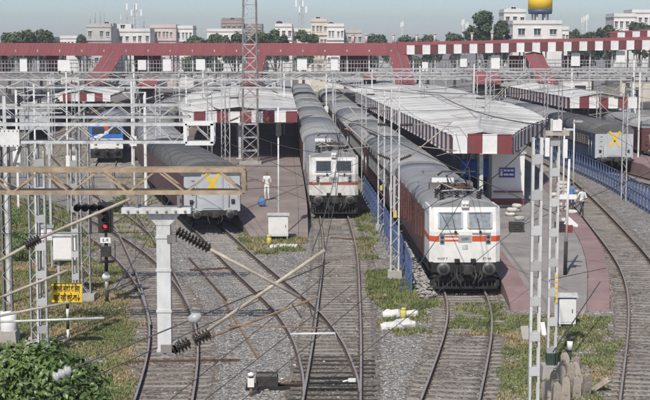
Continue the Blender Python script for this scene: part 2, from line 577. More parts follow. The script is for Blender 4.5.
def bed(path, y0, y1, t):
    # ballast between and beside the rails, browned by brake dust, with a ragged shoulder
    m = MB()
    s, k = path.s_at_y(y0), 0
    xs_ = (-1.75, -1.45, -1.1, -.6, -.2, .2, .6, 1.1, 1.45, 1.75)
    while s < path.s_at_y(y1):
        p, d = path.at(s), path.dirn(s)
        r = Vector((d.y, -d.x, 0))
        for j, a in enumerate(xs_):
            e = a + (.28 * mnoise.noise(Vector((s * .8, a, 4))) if j in (0, len(xs_) - 1) else 0)
            q = p + r * e
            m.v.append((q.x, q.y, gz(q.x, q.y) + (-.02 if j in (0, len(xs_) - 1) else .022 + .02 * mnoise.noise(Vector((q.x * 2.2, q.y * 2.2, 3))))))
        if k:
            n = len(xs_)
            for j in range(n - 1):
                m.f.append([(k - 1) * n + j, (k - 1) * n + j + 1, k * n + j + 1, k * n + j]); m.mi.append(0); m.sm.append(True)
        k += 1
        s += .35
    o = t.location
    m.v = [(v[0] - o.x, v[1] - o.y, v[2] - o.z) for v in m.v]
    put('ballast_bed', quick_mesh(m, 'ballast_bed', ['ballast_oily']), t)
def railway(name, label, path, y0, y1, dz=0.0, sleep=(43, 100), avoid=(), wood=None):
    s0, s1 = path.s_at_y(y0), path.s_at_y(y1)
    base = path.at(s0)
    t = thing(name, label, 'railway track', (base.x, base.y, -0.2), kind='structure')
    if not avoid: bed(path, max(y0, 40), min(y1, 125), t)
    for o in (-0.873, 0.873):
        sweep_rail(path, o, s0, s1, dz).build('rail', ['rail_side', 'rail_top'], t, True)
    a, b = path.s_at_y(max(y0, sleep[0])), path.s_at_y(min(sleep[1], y1))
    s, n = a, 0
    while s < b and n < 295:
        p, d = path.at(s), path.dirn(s)
        if not any((p - q.at(q.s_at_y(p.y))).length < g for q, g in avoid):
            me = SLEEPER_WOOD if wood and wood[0] <= p.y <= wood[1] else SLEEPER
            o = put('sleeper', me, t, (p.x - base.x + random.uniform(-.03, .03), p.y - base.y, 0.2 - 0.207 + dz + random.uniform(-.006, .004)), math.atan2(d.y, d.x) - math.pi / 2 + random.uniform(-.012, .012))
            n += 1
        s += 0.62
    m = MB()
    s = b
    while s < path.s_at_y(min(y1, 200)):
        p, d = path.at(s), path.dirn(s)
        m.box((p.x, p.y, -0.22), (2.74, 0.25, 0.12), math.atan2(d.y, d.x) - math.pi / 2)
        s += 0.62
    if m.v:
        tag(m.build('sleeper_row', 'sleeper', t, True), kind='stuff')
    return t
railway('railway_track', 'curved railway track sweeping in from the lower left beside the grass', T1, 30, 330)
railway('railway_track', 'branch track leading to the blue and red railcar', T1B, 55, 300, -0.006, (56, 130), ((T1, 2.2),))
railway('railway_track', 'far left siding curving over brown earth', T0, 78, 330, -0.010, (80, 150), ((T1B, 2.4), (T1, 2.4)))
railway('railway_track', 'diverging track running from the grey coach end into the middle track', T2, 44, 330, -0.006, (46, 85), ((T3, 2.0),))
railway('railway_track', 'straight middle track in front of the dull striped locomotive', T3, 30, 330, wood=(43, 50.3))
railway('railway_track', 'grassy track in front of the red striped locomotive', T4, 30, 330)
railway('railway_track', 'curved track along the right edge of the pink platform', T5, 30, 330, sleep=(43, 130))
railway('railway_track', 'track under the far grey coach behind the blue fence', T6, 80, 330, sleep=(85, 125))
railway('railway_track', 'track under the far right maroon coach', T7, 105, 330, sleep=(106, 130))

# ------------------------------------------------------------------ platforms
def lerp(a, b, t):
    return a + (b - a) * max(0, min(1, t))
def platform(name, label, y0, ytile, y1, xl, xr, ztop, edge_w, top_mat, edge_mat, wall_mat, step=1.6):
    t = thing(name, label, 'platform', ((xl(y0) + xr(y0)) / 2, y0, -0.2), kind='structure')
    def strip(a, b, fl, fr, dz, gap=0.008):
        n = max(1, int((b - a) / 4) if b - a > 8 else 1)
        m = MB()
        for k in range(n + 1):
            y = a + (b - a) * k / n
            if k == 0: y += gap
            if k == n: y -= gap
            for x, z in ((fl(y) + gap, -0.35), (fl(y) + gap, ztop(y) + dz), (fr(y) - gap, ztop(y) + dz), (fr(y) - gap, -0.35)):
                m.v.append((x, y, z))
            if k:
                o = (k - 1) * 4
                for i in range(3):
                    m.f.append([o + i, o + i + 1, o + i + 5, o + i + 4]); m.mi.append(0); m.sm.append(False)
        m.f.append([0, 1, 2, 3]); m.mi.append(0); m.sm.append(False)
        e = n * 4
        m.f.append([e + 3, e + 2, e + 1, e]); m.mi.append(0); m.sm.append(False)
        return m
    y = y0
    while y < ytile:
        strip(y, y + step, xl, lambda v: xl(v) + edge_w, random.uniform(0.0, 0.008)).build('coping_slab', edge_mat, t, True)
        strip(y, y + step, lambda v: xr(v) - edge_w, xr, random.uniform(0.0, 0.008)).build('coping_slab', edge_mat, t, True)
        y += step
    y = y0
    while y < ytile:
        strip(y, y + step * 2, lambda v: xl(v) + edge_w, lambda v: xr(v) - edge_w, random.uniform(-0.012, -0.004)).build('paving_slab', top_mat, t, True)
        y += step * 2
    strip(y, y1, xl, xr, -0.003, 0.0).build('platform_deck', top_mat, t, True)
    return t
def ramp(ya, yb, za, zb):
    return lambda y: lerp(za, zb, (y - ya) / (yb - ya))
platform('platform', 'brown island platform beside the white locomotive in the middle', 81.3, 150, 330,
         lambda y: T2.x_at(y) + 1.72 + (0.25 if y < 95 else 0), lambda y: T3.x_at(y) - 1.68, ramp(81.3, 88, -0.14, 0.8), 0.55, 'platform_brown', 'platform_brown', 'concrete')
platform('platform', 'grey platform with pink edges right of the red striped locomotive', 58.8, 140, 330,
         lambda y: T4.x_at(y) + 1.66, lambda y: T5.x_at(y) - 1.66, ramp(58.8, 72, 0.12, 0.8), 0.95, 'platform_top', 'pink_paving', 'concrete')
platform('platform', 'pink strip of platform at the right margin beyond the blue fence', 112, 142, 330,
         lambda y: T6.x_at(y) + 1.66, lambda y: T7.x_at(y) - 1.66, ramp(112, 120, 0.1, 0.8), 0.6, 'pink_paving', 'pink_paving', 'concrete')
platform('platform', 'far left brown platform behind the railcar', 158, 160, 330,
         lambda y: T0.x_at(y) + 1.7, lambda y: T1B.x_at(y) - 1.7, ramp(158, 163, 0.0, 0.8), 0.6, 'platform_brown', 'platform_brown', 'concrete')

# ------------------------------------------------------------------ platform shelters
def sheet_mesh():
    m = MB()
    prof = []
    n = 6
    for k in range(n):
        y = -0.55 + 1.1 * k / n
        w = 1.1 / n
        prof += [(y, 0), (y + w * .35, 0), (y + w * .5, 0.035), (y + w * .85, 0.035)]
    prof.append((0.55, 0))
    for x in (0.0, 0.5, 1.0):
        for y, z in prof:
            m.v.append((x, y, z))
    k = len(prof)
    for r in range(2):
        for i in range(k - 1):
            m.f.append([r * k + i, (r + 1) * k + i, (r + 1) * k + i + 1, r * k + i + 1]); m.mi.append(0); m.sm.append(False)
    return quick_mesh(m, 'roof_sheet', ['roof_sheet'])
SHEET = sheet_mesh()
PANELS = {}
def fascia_panel(w, h, matn):
    key = (round(w, 2), round(h, 2), matn)
    if key not in PANELS:
        m = MB()
        m.bb(-w / 2 + .006, w / 2 - .006, -0.02, 0.02, -h, 0)
        m.bb(-w / 2 + .006, w / 2 - .006, -0.045, -0.02, -0.06, -0.0)
        m.bb(-w / 2 + .006, w / 2 - .006, -0.045, -0.02, -h, -h + .06)
        PANELS[key] = m.mesh('fascia_panel', matn)
    return PANELS[key]
def shelter(label, y0, ys, y1, xl, xr, zf, zr, h, dark='red_panel', skew=0.0, left_to=None, gap=None, posts=8, right_to=None):
    xc = (xl(y0) + xr(y0)) / 2
    t = thing('platform_shelter', label, 'platform shelter', (xc, y0, 0.8))
    W = lambda x, y, z: (x - xc, y - y0, z - 0.8)
    y = y0 + 0.55
    while y < ys:
        if not (gap and gap[0] < y < gap[1]):
            a, b = xl(y), xr(y)
            c = (a + b) / 2
            for sg, e in ((-1, a), (1, b)):
                half = abs(e - c) + 0.05
                ang = math.atan2(zr - zf, half)
                L = math.hypot(half, zr - zf)
                o = put('roof_sheet', SHEET, t, W(c, y + (skew * (c - e) * 0), zr + 0.02 + random.uniform(-.012, .012)), 0 if sg > 0 else math.pi, (L, 1, 1))
                o.rotation_euler = (0, ang + random.uniform(-.004, .004), 0 if sg > 0 else math.pi)
        y += 1.06
    m = MB()
    yy = y
    while yy < y1:
        a, b = xl(yy), xr(yy); a2, b2 = xl(yy + 3), xr(yy + 3)
        c, c2 = (a + b) / 2, (a2 + b2) / 2
        m.add([(a, yy, zf), (c, yy, zr), (c2, yy + 3, zr), (a2, yy + 3, zf), (b, yy, zf), (b2, yy + 3, zf)], [(0, 1, 2, 3), (1, 4, 5, 2)])
        yy += 3.02
    if m.v:
        tag(m.build('roof_sheeting', 'roof_sheet', t, True), kind='stuff')
    m = MB()
    m.tube([((xl(v) + xr(v)) / 2 + 0, v, zr + 0.05) for v in np.arange(y0 + .3, ys, 2)], 0.07, 6)
    m.build('ridge_cap', 'galv', t, True)
    # front fascia, one pressed panel after another
    a, b = xl(y0), xr(y0)
    n = max(1, round((b - a) / 0.95))
    w = (b - a) / n
    rot = math.atan2(-skew, 1)
    for k in range(n):
        x = a + (k + .5) * w
        put('fascia_panel', fascia_panel(w, h, 'white_panel' if k % 2 == 0 else dark), t, W(x, y0 - 0.05 - skew * (x - a), zf + 0.22 + random.uniform(-.02, .02)), rot)
    side = [(xl, -1, left_to)] + ([(xr, 1, right_to)] if right_to else [])
    for fx, sg, to in side:
        if not to: continue
        v, k = y0 + .5, 1
        while v < to:
            d = math.atan2(fx(v + .5) - fx(v - .5), 1.0)
            put('fascia_panel', fascia_panel(1.0, h, 'white_panel' if k % 2 == 0 else 'maroon_panel'), t, W(fx(v) + sg * .05, v, zf + 0.15), -sg * math.pi / 2 * -1 - d if sg > 0 else -math.pi / 2 - d)
            v += 1.0
            k += 1
    # triangular gable truss behind the fascia, columns and rafters
    v = y0 + 1.2
    while v < min(y1, ys):
        a, b = xl(v), xr(v); c = (a + b) / 2
        p = MB()
        p.bar((c, v, 0.78), (c, v, zf - 0.02), 0.22)
        p.bar((c - 0.3, v, 0.8), (c + 0.3, v, 0.8), 0.5, 0.12)
        p.build('column', 'galv', t, True)
        p = MB()
        p.bar((a + .15, v, zf - .1), (b - .15, v, zf - .1), .1, .12)
        p.bar((a + .15, v, zf - .08), (c, v, zr - .12), .08)
        p.bar((b - .15, v, zf - .08), (c, v, zr - .12), .08)
        p.bar((c, v, zf - .9), (c - 1.6, v, zf - .15), .08)
        p.bar((c, v, zf - .9), (c + 1.6, v, zf - .15), .08)
        p.build('roof_truss', 'galv', t, True)
        v += posts
    return t
shelter('white sheeted shelter with red and white fascia behind the red striped locomotive', 84.5, 185, 300,
        lambda y: T4.x_at(y) + 1.95 - 0.01 * (y - 84), lambda y: lerp(10.9, T5.x_at(y) - 2.2, (y - 84.5) / 19.0), 5.28, 5.6, 1.15, skew=0.03, left_to=165, right_to=108)
shelter('white sheeted shelter with red and white fascia left of the lattice tower', 125, 180, 300,
        lambda y: T2.x_at(y) + 2.4, lambda y: T3.x_at(y) - 1.9, 4.75, 5.35, 0.95, left_to=127)
shelter('distant shelter with red and white fascia above the far grey coach', 145, 185, 300,
        lambda y: T6.x_at(y) + 0.9, lambda y: T7.x_at(y) + 1.7, 5.3, 5.9, 1.15, left_to=184)
shelter('pale far left shelter roof beyond the grey train roofs', 172, 186, 300,
        lambda y: T0.x_at(y) + 2.0, lambda y: T1B.x_at(y) - 2.0, 4.75, 5.35, 0.95, left_to=175)

# ------------------------------------------------------------------ the red roofed footbridge
FY = 200.0
fob = thing('footbridge', 'long footbridge with red roof crossing all the tracks', 'footbridge', (0, FY, 0))
def fx(px):
    return (px - 325) / 7.24
deck = MB()
deck.bb(-62, 62, FY - 2.2, FY + 2.2, 6.45, 6.75)
deck.build('deck', 'concrete', fob, True)
for yy in (FY - 2.25, FY + 2.25):
    g = MB()
    g.bb(-62, 62, yy - .06, yy + .06, 6.32, 6.86)
    g.build('girder', 'galv_dark', fob, True)  # dark colour stands in for the shadow line below the deck edge
    g = MB(); g.bb(-62, 62, yy - .16, yy + .16, 6.86, 6.95); g.build('deck_edge', 'galv', fob, True)
    g = MB(); g.bb(-62, 62, yy - .16, yy + .16, 6.24, 6.32); g.build('girder_flange', 'galv', fob, True)
XS = fx(405)
# left roof: pitched red sheets
pm = MB()
pm.prism([(-2.75, 0.0), (-2.75, 0.05), (0.0, 1.5), (0, 1.45)], -0.78, 0.78, 'x')
pm.prism([(-2.79, -0.20), (-2.76, -0.20), (-2.76, 0.06), (-2.79, 0.06)], -0.775, 0.775, 'x')
for k in (-0.6, -0.2, 0.2, 0.6):
    pm.bar((k, -2.75, 0.065), (k, -0.0, 1.515), 0.05, 0.04)
RP = pm.mesh('roof_panel', 'red_roof')
pb = MB(); pb.prism([(2.75, 0.0), (2.75, 0.05), (0.0, 1.5), (0, 1.45)], -0.78, 0.78, 'x')
RPB = pb.mesh('roof_panel', 'red_roof')
def rise(x):
    return 0.0 if x < XS else 0.022 * (x - XS)
x = -61.5
while x < 61:
    if x < XS - .8:
        put('roof_panel', RP, fob, (x, 0, 9.42))
        put('roof_panel', RPB, fob, (x, 0, 9.42))
    else:
        put('roof_panel', RP, fob, (x, 0, 9.62 + rise(x)), scale=(1, 1, 0.95))
        put('roof_panel', RPB, fob, (x, 0, 9.62 + rise(x)), scale=(1, 1, 0.95))
    x += 1.57
x, k = XS, 0
while x < 52:
    w = 1.06
    o = put('fascia_panel', fascia_panel(w, 1.25, 'white_panel' if k % 2 == 0 else 'maroon_panel'), fob, (x + w / 2, -2.95, 10.62 + rise(x)))
    x += w
    k += 1
POST = MB().bb(-.09, .09, -.09, .09, 6.75, 10.0).mesh('roof_post', 'galv')
BARV = MB().bb(-.022, .022, -.022, .022, 6.95, 8.6).mesh('baluster', 'galv')
for i, x in enumerate(np.arange(-60, 60.1, 3.0)):
    put('roof_post', POST, fob, (x, -2.1, 0))
    put('roof_post', POST, fob, (x, 2.1, 0))
for x in np.arange(-46, 46, 0.42):
    if abs(x) < 46: put('baluster', BARV, fob, (x, -2.15, 0))
h = MB()
for z in (7.55, 8.15, 8.6):
    h.bar((-60, FY - 2.15, z), (60, FY - 2.15, z), .06)
    h.bar((-60, FY + 2.15, z), (60, FY + 2.15, z), .06)
h.build('handrail', 'galv', fob, True)
bk = MB()
for x in np.arange(-60, 60, 0.8):
    bk.bar((x, FY + 2.15, 6.75), (x, FY + 2.15, 8.15), .04)
tag(bk.build('back_railing', 'galv', fob, True), kind='stuff')
AD = {}
for px0, px1, py0, py1 in ((20, 27, 58, 72), (58, 70, 60, 71), (138, 146, 60, 70), (163, 171, 59, 71), (196, 205, 59, 70), (297, 307, 58, 70), (331, 338, 57, 70), (422, 428, 62, 71), (460, 467, 55, 67), (491, 500, 55, 69), (571, 580, 53, 66), (616, 625, 51, 62)):
    a, b = D(px0, py1, FY - 2.3), D(px1, py0, FY - 2.3)
    m = MB()
    m.bb(a.x, b.x, FY - 2.34, FY - 2.28, a.z, b.z)
    m.build('notice_board', 'clean_white', fob, True)
for px0, px1 in ((340, 372), (510, 530), (565, 590), (0, 6), (45, 57), (133, 160)):
    m = MB(); m.bb(fx(px0), fx(px1), FY + 2.2, FY + 2.26, 6.9, 9.2)
    m.build('hoarding', 'red_panel', fob, True)
COLM = MB()
for yy in (-1.8, 1.8):
    COLM.bar((-.4, yy, 0), (-.1, yy, 6.3), .25)
    COLM.bar((.4, yy, 0), (.1, yy, 6.3), .25)
    for z in (1.5, 3, 4.5):
        COLM.bar((-.35, yy, z), (.35, yy, z + .8), .08)
COLM.bar((0, -2.2, 6.2), (0, 2.2, 6.2), .3)
COLME = COLM.mesh('column', 'galv')
for x in (-49, -33, -26, -12.5, -7, 6, 13, 24.6, 32, 42):
    put('column', COLME, fob, (x, 0, 0))
VP = MB(); VP.tube([(0, 0, 0), (0, 0, 1.15)], .16, 8); VP.tube([(0, 0, 1.15), (0, 0, 1.3)], .24, 8)
VPM = VP.mesh('vent_pipe', 'bld_pink')
for px in (366, 393, 416, 434, 471, 491, 353):
    put('vent_pipe', VPM, fob, (fx(px), 0.2, 10.85 + rise(fx(px))))

# covered stairs coming down towards the platforms
def stair(xt, label, y_end, drop=3.7, run=8.5, w=2.1, wide=0.0):
    t = thing('covered_stairs', label, 'stairs', (xt, FY - 2.4, 6.7), group='covered footbridge stairs')
    m = MB()
    n = 18
    for k in range(n):
        z = -6.0 * (k + 1) / n
        y = -11.5 * (k + 1) / n
        m.bb(-w / 2, w / 2, y - .05, y + .64, z - .12, z)
    m.build('flight', 'concrete', t)
    for s in (-1, 1):
        m = MB(); m.bar((s * w / 2, 0, 0), (s * w / 2, -11.5, -6.0), .08, .35); m.build('stringer', 'galv_dark', t)
        m = MB(); m.bar((s * w / 2, 0, 1.05), (s * w / 2, -11.5, -4.95), .06)
        for k in range(10):
            m.bar((s * w / 2, -1.15 * k - .3, -.6 * k), (s * w / 2, -1.15 * k - .3, -.6 * k + 1.0), .05)
        m.build('handrail', 'galv', t)
        m = MB()
        for k in range(4):
            y = -run * k / 3 + (-.1)
            m.bar((s * (w / 2 + .1), y, -6.0 * -y / 11.5 - .3), (s * (w / 2 + .1), y, 2.9 - drop * -y / run), .1)
        m.build('roof_post', 'galv', t)
    m = MB()
    a, b = Vector((0, 0.1, 3.05)), Vector((0, -run, 3.05 - drop))
    wr = w / 2 + .18
    m.add([(-wr, a.y, a.z - .25), (0, a.y, a.z), (wr, a.y, a.z - .25), (-wr, b.y, b.z - .25), (0, b.y, b.z), (wr, b.y, b.z - .25),
           (-wr, a.y, a.z - .33), (0, a.y, a.z - .08), (wr, a.y, a.z - .33), (-wr, b.y, b.z - .33), (0, b.y, b.z - .08), (wr, b.y, b.z - .33)],
          [(0, 1, 4, 3), (1, 2, 5, 4), (6, 9, 10, 7), (7, 10, 11, 8), (0, 3, 9, 6), (2, 8, 11, 5), (3, 4, 10, 9), (4, 5, 11, 10)])
    m.build('stair_roof', 'red_roof', t)
    m = MB(); m.bb(-wr - .05 - wide, wr + .05, b.y - 1.0, b.y + .02, b.z - .42, b.z - .26); m.build('eave', 'red_roof', t)
    m = MB(); m.bar((0, a.y, a.z + .03), (0, b.y, b.z + .03), .12, .06); m.build('ridge_strip', 'galv_dark', t)
    return t
stair(fx(117), 'covered red roofed stairs at the left end of the footbridge', 0, w=2.3, wide=2.2).rotation_euler.z = -0.14
stair(fx(259), 'covered red roofed stairs behind the lattice tower', 0).rotation_euler.z = -0.08
stair(fx(397), 'covered red roofed stairs where the chequered fascia of the footbridge begins', 0).rotation_euler.z = 0.06
stair(fx(530), 'covered red roofed stairs right of the chequered fascia middle', 0, w=2.1).rotation_euler.z = 0.07
# second striped roof beyond, at the right margin
t = thing('striped_canopy', 'far red and white striped canopy rising behind the footbridge at the right margin', 'canopy', (52, 235, 0))
for k in (0, 1):
    m = MB(); m.bar((-4 + k * 9, 1, 0), (-4 + k * 9, 1, 11.4 + k * .8), .3)
    m.build('post', 'galv', t)
for k in range(14):
    put('fascia_panel', fascia_panel(1.2, 1.6, 'white_panel' if k % 2 else 'red_panel'), t, (-5.5 + k * 1.2, 0, 12.6 + k * .08))
m = MB(); m.add([(-6, 0, 12.5), (11.5, 0, 13.6), (11.5, 4, 13.9), (-6, 4, 12.8)], [(0, 1, 2, 3)]); m.add([(-6, 0, 12.4), (11.5, 0, 13.5), (11.5, 4, 13.8), (-6, 4, 12.7)], [(3, 2, 1, 0)])
m.build('roof', 'red_roof', t)

# ------------------------------------------------------------------ rolling stock (local: near end at y=0, runs to +y, rail top z=0)
def arc_prof(hw, z0, z1, ztop, n=10):
    pts = [(-hw, z0), (-hw, z1)]
    for k in range(1, n):
        a = math.pi - math.pi * k / n
        pts.append((hw * math.copysign(abs(math.cos(a)) ** 0.75, math.cos(a)), z1 + (ztop - z1) * math.sin(a) ** 0.8))
    pts += [(hw, z1), (hw, z0)]
    return pts
def roof_shell(m, hw, z1, ztop, y0, y1, n=14, th=0.04, ny=1):
    prof = arc_prof(hw, z1, z1, ztop, n)[1:-1]
    for j in range(ny + 1):
        y = y0 + (y1 - y0) * j / ny
        for x, z in prof: m.v.append((x, y, z))
    k = len(prof)
    o = len(m.v) - k * (ny + 1)
    for j in range(ny):
        for i in range(k - 1):
            m.f.append([o + j * k + i, o + j * k + i + 1, o + (j + 1) * k + i + 1, o + (j + 1) * k + i]); m.mi.append(m.cur); m.sm.append(True)
    for j in (0, ny):
        m.f.append([o + j * k + i for i in range(k)]); m.mi.append(m.cur); m.sm.append(False)

def bogie_mesh():
    m = MB()
    for s in (-1, 1):
        m.bb(s * 1.02 - .06, s * 1.02 + .06, -1.8, 1.8, .42, .72)
        for y in (-1.25, 1.25):
            m.box((s * 1.02, y, .47), (.22, .4, .36))
        for y in (-.3, .3):
            m.tube([(s * 1.08, y, .45), (s * 1.08, y, .9)], .13, 8)
    m.bb(-1, 1, -.3, .3, .5, .8)
    for y in (-1.25, 1.25):
        for s in (-1, 1):
            m.tube([(s * .78, y, .46), (s * .92, y, .46)], .46, 16)
        m.tube([(-.9, y, .46), (.9, y, .46)], .08, 6)
    return m.mesh('bogie', 'black_under')
BOGIE = bogie_mesh()
def buffer_mesh():
    m = MB()
    m.tube([(0, 0, 0), (0, -.42, 0)], .11, 10)
    m.mark(1); m.tube([(0, -.44, 0), (0, -.5, 0)], [.25, .25], 20); m.mark(0); m.tube([(0, -.5, 0), (0, -.515, 0)], [.16, .15], 16)
    m.box((0, .02, 0), (.34, .06, .34))
    return m.mesh('buffer', ['dark_iron', 'buffer_face'])
BUFFER = buffer_mesh()
def coupler_mesh():
    m = MB()
    m.bb(-.12, .12, -.5, .05, -.12, .12)
    m.box((.05, -.58, 0), (.3, .2, .32))
    m.tube([(-.25, -.02, .05), (-.3, -.3, -.25), (-.2, -.4, -.55)], .035, 6)
    m.tube([(.3, -.02, .05), (.36, -.3, -.25), (.24, -.4, -.55)], .035, 6)
    m.tube([(.5, 0, .0), (.55, -.28, -.3), (.4, -.38, -.5)], .03, 6)
    return m.mesh('coupler', 'dark_iron')
COUPLER = coupler_mesh()
def win_mesh(w, h, fm, gm, bars=True):
    m = MB()
    m.mark(0)
    m.bb(-.015, .02, -w / 2, w / 2, -h / 2, -h / 2 + .06)
    m.bb(-.015, .02, -w / 2, w / 2, h / 2 - .06, h / 2)
    m.bb(-.015, .02, -w / 2, -w / 2 + .06, -h / 2 + .06, h / 2 - .06)
    m.bb(-.015, .02, w / 2 - .06, w / 2, -h / 2 + .06, h / 2 - .06)
    if bars:
        for k in (-.15, 0.0, .15):
            m.bb(.0, .012, -w / 2 + .06, w / 2 - .06, k - .012, k + .012)
    m.mark(1)
    m.bb(-.01, .004, -w / 2 + .06, w / 2 - .06, -h / 2 + .06, h / 2 - .06)
    return m.mesh('window', [fm, gm])
WIN = win_mesh(.9, .75, 'silver', 'glass_dark')
def vent_mesh():
    m = MB()
    m.prism([(-.2, 0), (.2, 0), (.14, .16), (-.14, .16)], -.45, .45, 'y')
    return m.mesh('roof_vent', 'black_under')
VENT = vent_mesh()

def coach(name, label, path, s, L, body, roof, stripe, detail=2, end='coach_end', group=None, cross=None, visible=-1, W=1.62):
    A, B = path.at(s), path.at(s + L)
    d = B - A
    t = thing(name, label, 'railway coach', (A.x, A.y, 0), math.atan2(d.y, d.x) - math.pi / 2, group)
    m = MB()
    prof = arc_prof(W, 1.12, 3.2, 3.98, 12)
    m.prism(prof, 0.0, 0.12, 'y')
    m.prism(prof, L - .12 - .35, L - .35, 'y')
    m.mark(1)
    for sx in (-1, 1):
        m.bb(sx * W - .05, sx * W + .05, .12, L - .47, 1.12, 3.22)
    m.bb(-W + .06, W - .06, .12, L - .47, 1.05, 1.15)
    m.build('body', [end, body], t)
    m = MB()
    roof_shell(m, W + .06, 3.2, 4.03, -0.02, L - .33)
    for k in range(1, int(L / 2.6)):          # seams
        y = k * 2.6
        pr = arc_prof(W + .075, 3.2, 3.2, 4.05, 12)[1:-1]
        for a, b in zip(pr, pr[1:]):
            m.bar((a[0], y, a[1]), (b[0], y, b[1]), .05, .03)
    m.build('roof', roof, t)
    m = MB(); m.bb(-1.3, 1.3, .3, L - .65, .95, 1.1)
    m.bb(-1.2, 1.2, L * .36, L * .46, .4, .96); m.bb(-1.1, 1.0, L * .52, L * .6, .45, .96)
    m.build('underframe', 'black_under', t)
    put('bogie', BOGIE, t, (0, 3.6, 0)); put('bogie', BOGIE, t, (0, L - 4, 0))
    if detail >= 1:
        m = MB()
        for sx in ((visible,) if visible else (-1, 1)):
            m.bb(sx * (W + .055) - .012, sx * (W + .055) + .012, .6, L - .9, 1.95, 3.0) if stripe else None
        if m.v: m.build('window_band', stripe, t)
        for k in range(6):
            put('roof_vent', VENT, t, (.75 if k % 2 else -.75, 2.2 + k * (L - 4) / 5.5, 3.78), ry=.32 if k % 2 else -.32)
    if detail >= 2:
        n = int((L - 5) / 1.45)
        for k in range(n):
            put('window', WIN, t, (visible * (W + .07), 2.8 + k * 1.45, 2.5), 0 if visible > 0 else math.pi)
        for y in (1.3, L - 1.8):
            m = MB(); m.bb(visible * (W + .075) - .02, visible * (W + .075) + .02, y - .42, y + .42, 1.2, 3.1)
            dr = m.build('door', body, t)
            m = MB(); m.bb(visible * (W + .1) - .01, visible * (W + .1) + .01, y - .25, y + .25, 2.2, 2.85); m.build('pane', 'glass_dark', dr)
            m = MB()
            for q in (-.5, .5): m.tube([(visible * (W + .14), y + q, 1.3), (visible * (W + .14), y + q, 2.6)], .02, 6)
            m.build('grab_rail', 'silver', t)
    if cross is not None:
        # the visible end: gangway plate, lamps, yellow cross, buffers and couplings
        m = MB()
        m.bb(-.62, .62, -.06, .0, 1.25, 3.3)
        m.bb(-.55, .55, -.09, -.06, 1.35, 3.2)
        m.build('gangway_door', end, t)
        m = MB()
        for sx in (-1, 1):
            m.bar((sx * cross * .9, -.1 - sx * .007, 2.75 - cross * 1.3), (-sx * cross * .9, -.1 - sx * .007, 2.75 + cross * 1.3), .012, .19)
        m.build('tail_cross', 'yellow', t)
        for sx in (-1, 1):
            m = MB(); m.box((sx * 1.2, -.03, 1.72), (.2, .07, .24)); m.tube([(sx * 1.2, -.06, 1.72), (sx * 1.2, -.1, 1.72)], .07, 8)
            m.build('tail_lamp', 'dark_iron', t)
            m = MB(); m.tube([(sx * .95, -.02, 1.4), (sx * .95, -.1, 1.5), (sx * .95, -.1, 2.6), (sx * .95, -.02, 2.7)], .018, 6); m.build('grab_rail', 'grey_steel', t)
            put('buffer', BUFFER, t, (sx * .96, -.05, 1.05))
        m = MB(); m.bb(-1.45, 1.45, -.08, .0, .92, 1.2); m.build('headstock', 'dark_iron', t)
        put('coupler', COUPLER, t, (0, -.06, 1.03))
        for k in range(5):
            m = MB(); m.bar((-1.2, -.03, 1.35 + k * .4), (-1.02, -.03, 1.35 + k * .4), .03)
            m.build('rung', 'grey_steel', t)
        if cross > .48:
            mm = MB(); mm.tube([(.0, -.12, 2.62), (0, -.14, 2.62)], .09, 10); mm.build('tail_disc', 'stripe_red', t)
    return t

def pantograph(t, y, up=0.55, width=1.0):
    p = put('pantograph', MB().bar((-.6, y - .5, 4.32), (.6, y - .5, 4.32), .08).bar((-.6, y + .5, 4.32), (.6, y + .5, 4.32), .08).bar((-.55, y - .5, 4.32), (-.55, y + .5, 4.32), .08).bar((.55, y - .5, 4.32), (.55, y + .5, 4.32), .08).mesh('base_frame', 'rust_dark'), t)
    for sx in (-.55, .55):
        for sy in (-.5, .5):
            m = MB(); m.tube([(sx, y + sy, 3.92), (sx, y + sy, 4.0), (sx, y + sy, 4.08), (sx, y + sy, 4.16), (sx, y + sy, 4.24), (sx, y + sy, 4.3)], [.05, .1, .05, .1, .05, .08], 8); m.build('insulator', 'insulator_brown', p)
    m = MB()
    for sx in (-.42, .42):
        m.tube([(sx, y - .45, 4.38), (sx * .9, y + 1.25, 4.38 + up * .55)], .035, 6)
    m.build('lower_arm', 'dark_iron', p)
    m = MB()
    for sx in (-.42, .42):
        m.tube([(sx * .9, y + 1.25, 4.38 + up * .55), (sx * .6, y - .35, 4.42 + up)], .028, 6)
    m.bar((-.3, y - .35, 4.42 + up), (.3, y - .35, 4.42 + up), .05)
    m.build('upper_arm', 'grey_steel', p)
    m = MB()
    for dy in (-.48, -.22):
        m.tube([(-.95 * width, y + dy, 4.3 + up), (-.72, y + dy, 4.46 + up), (.72, y + dy, 4.46 + up), (.95 * width, y + dy, 4.3 + up)], .03, 6)
    m.build('collector_head', 'dark_iron', p)
    return p

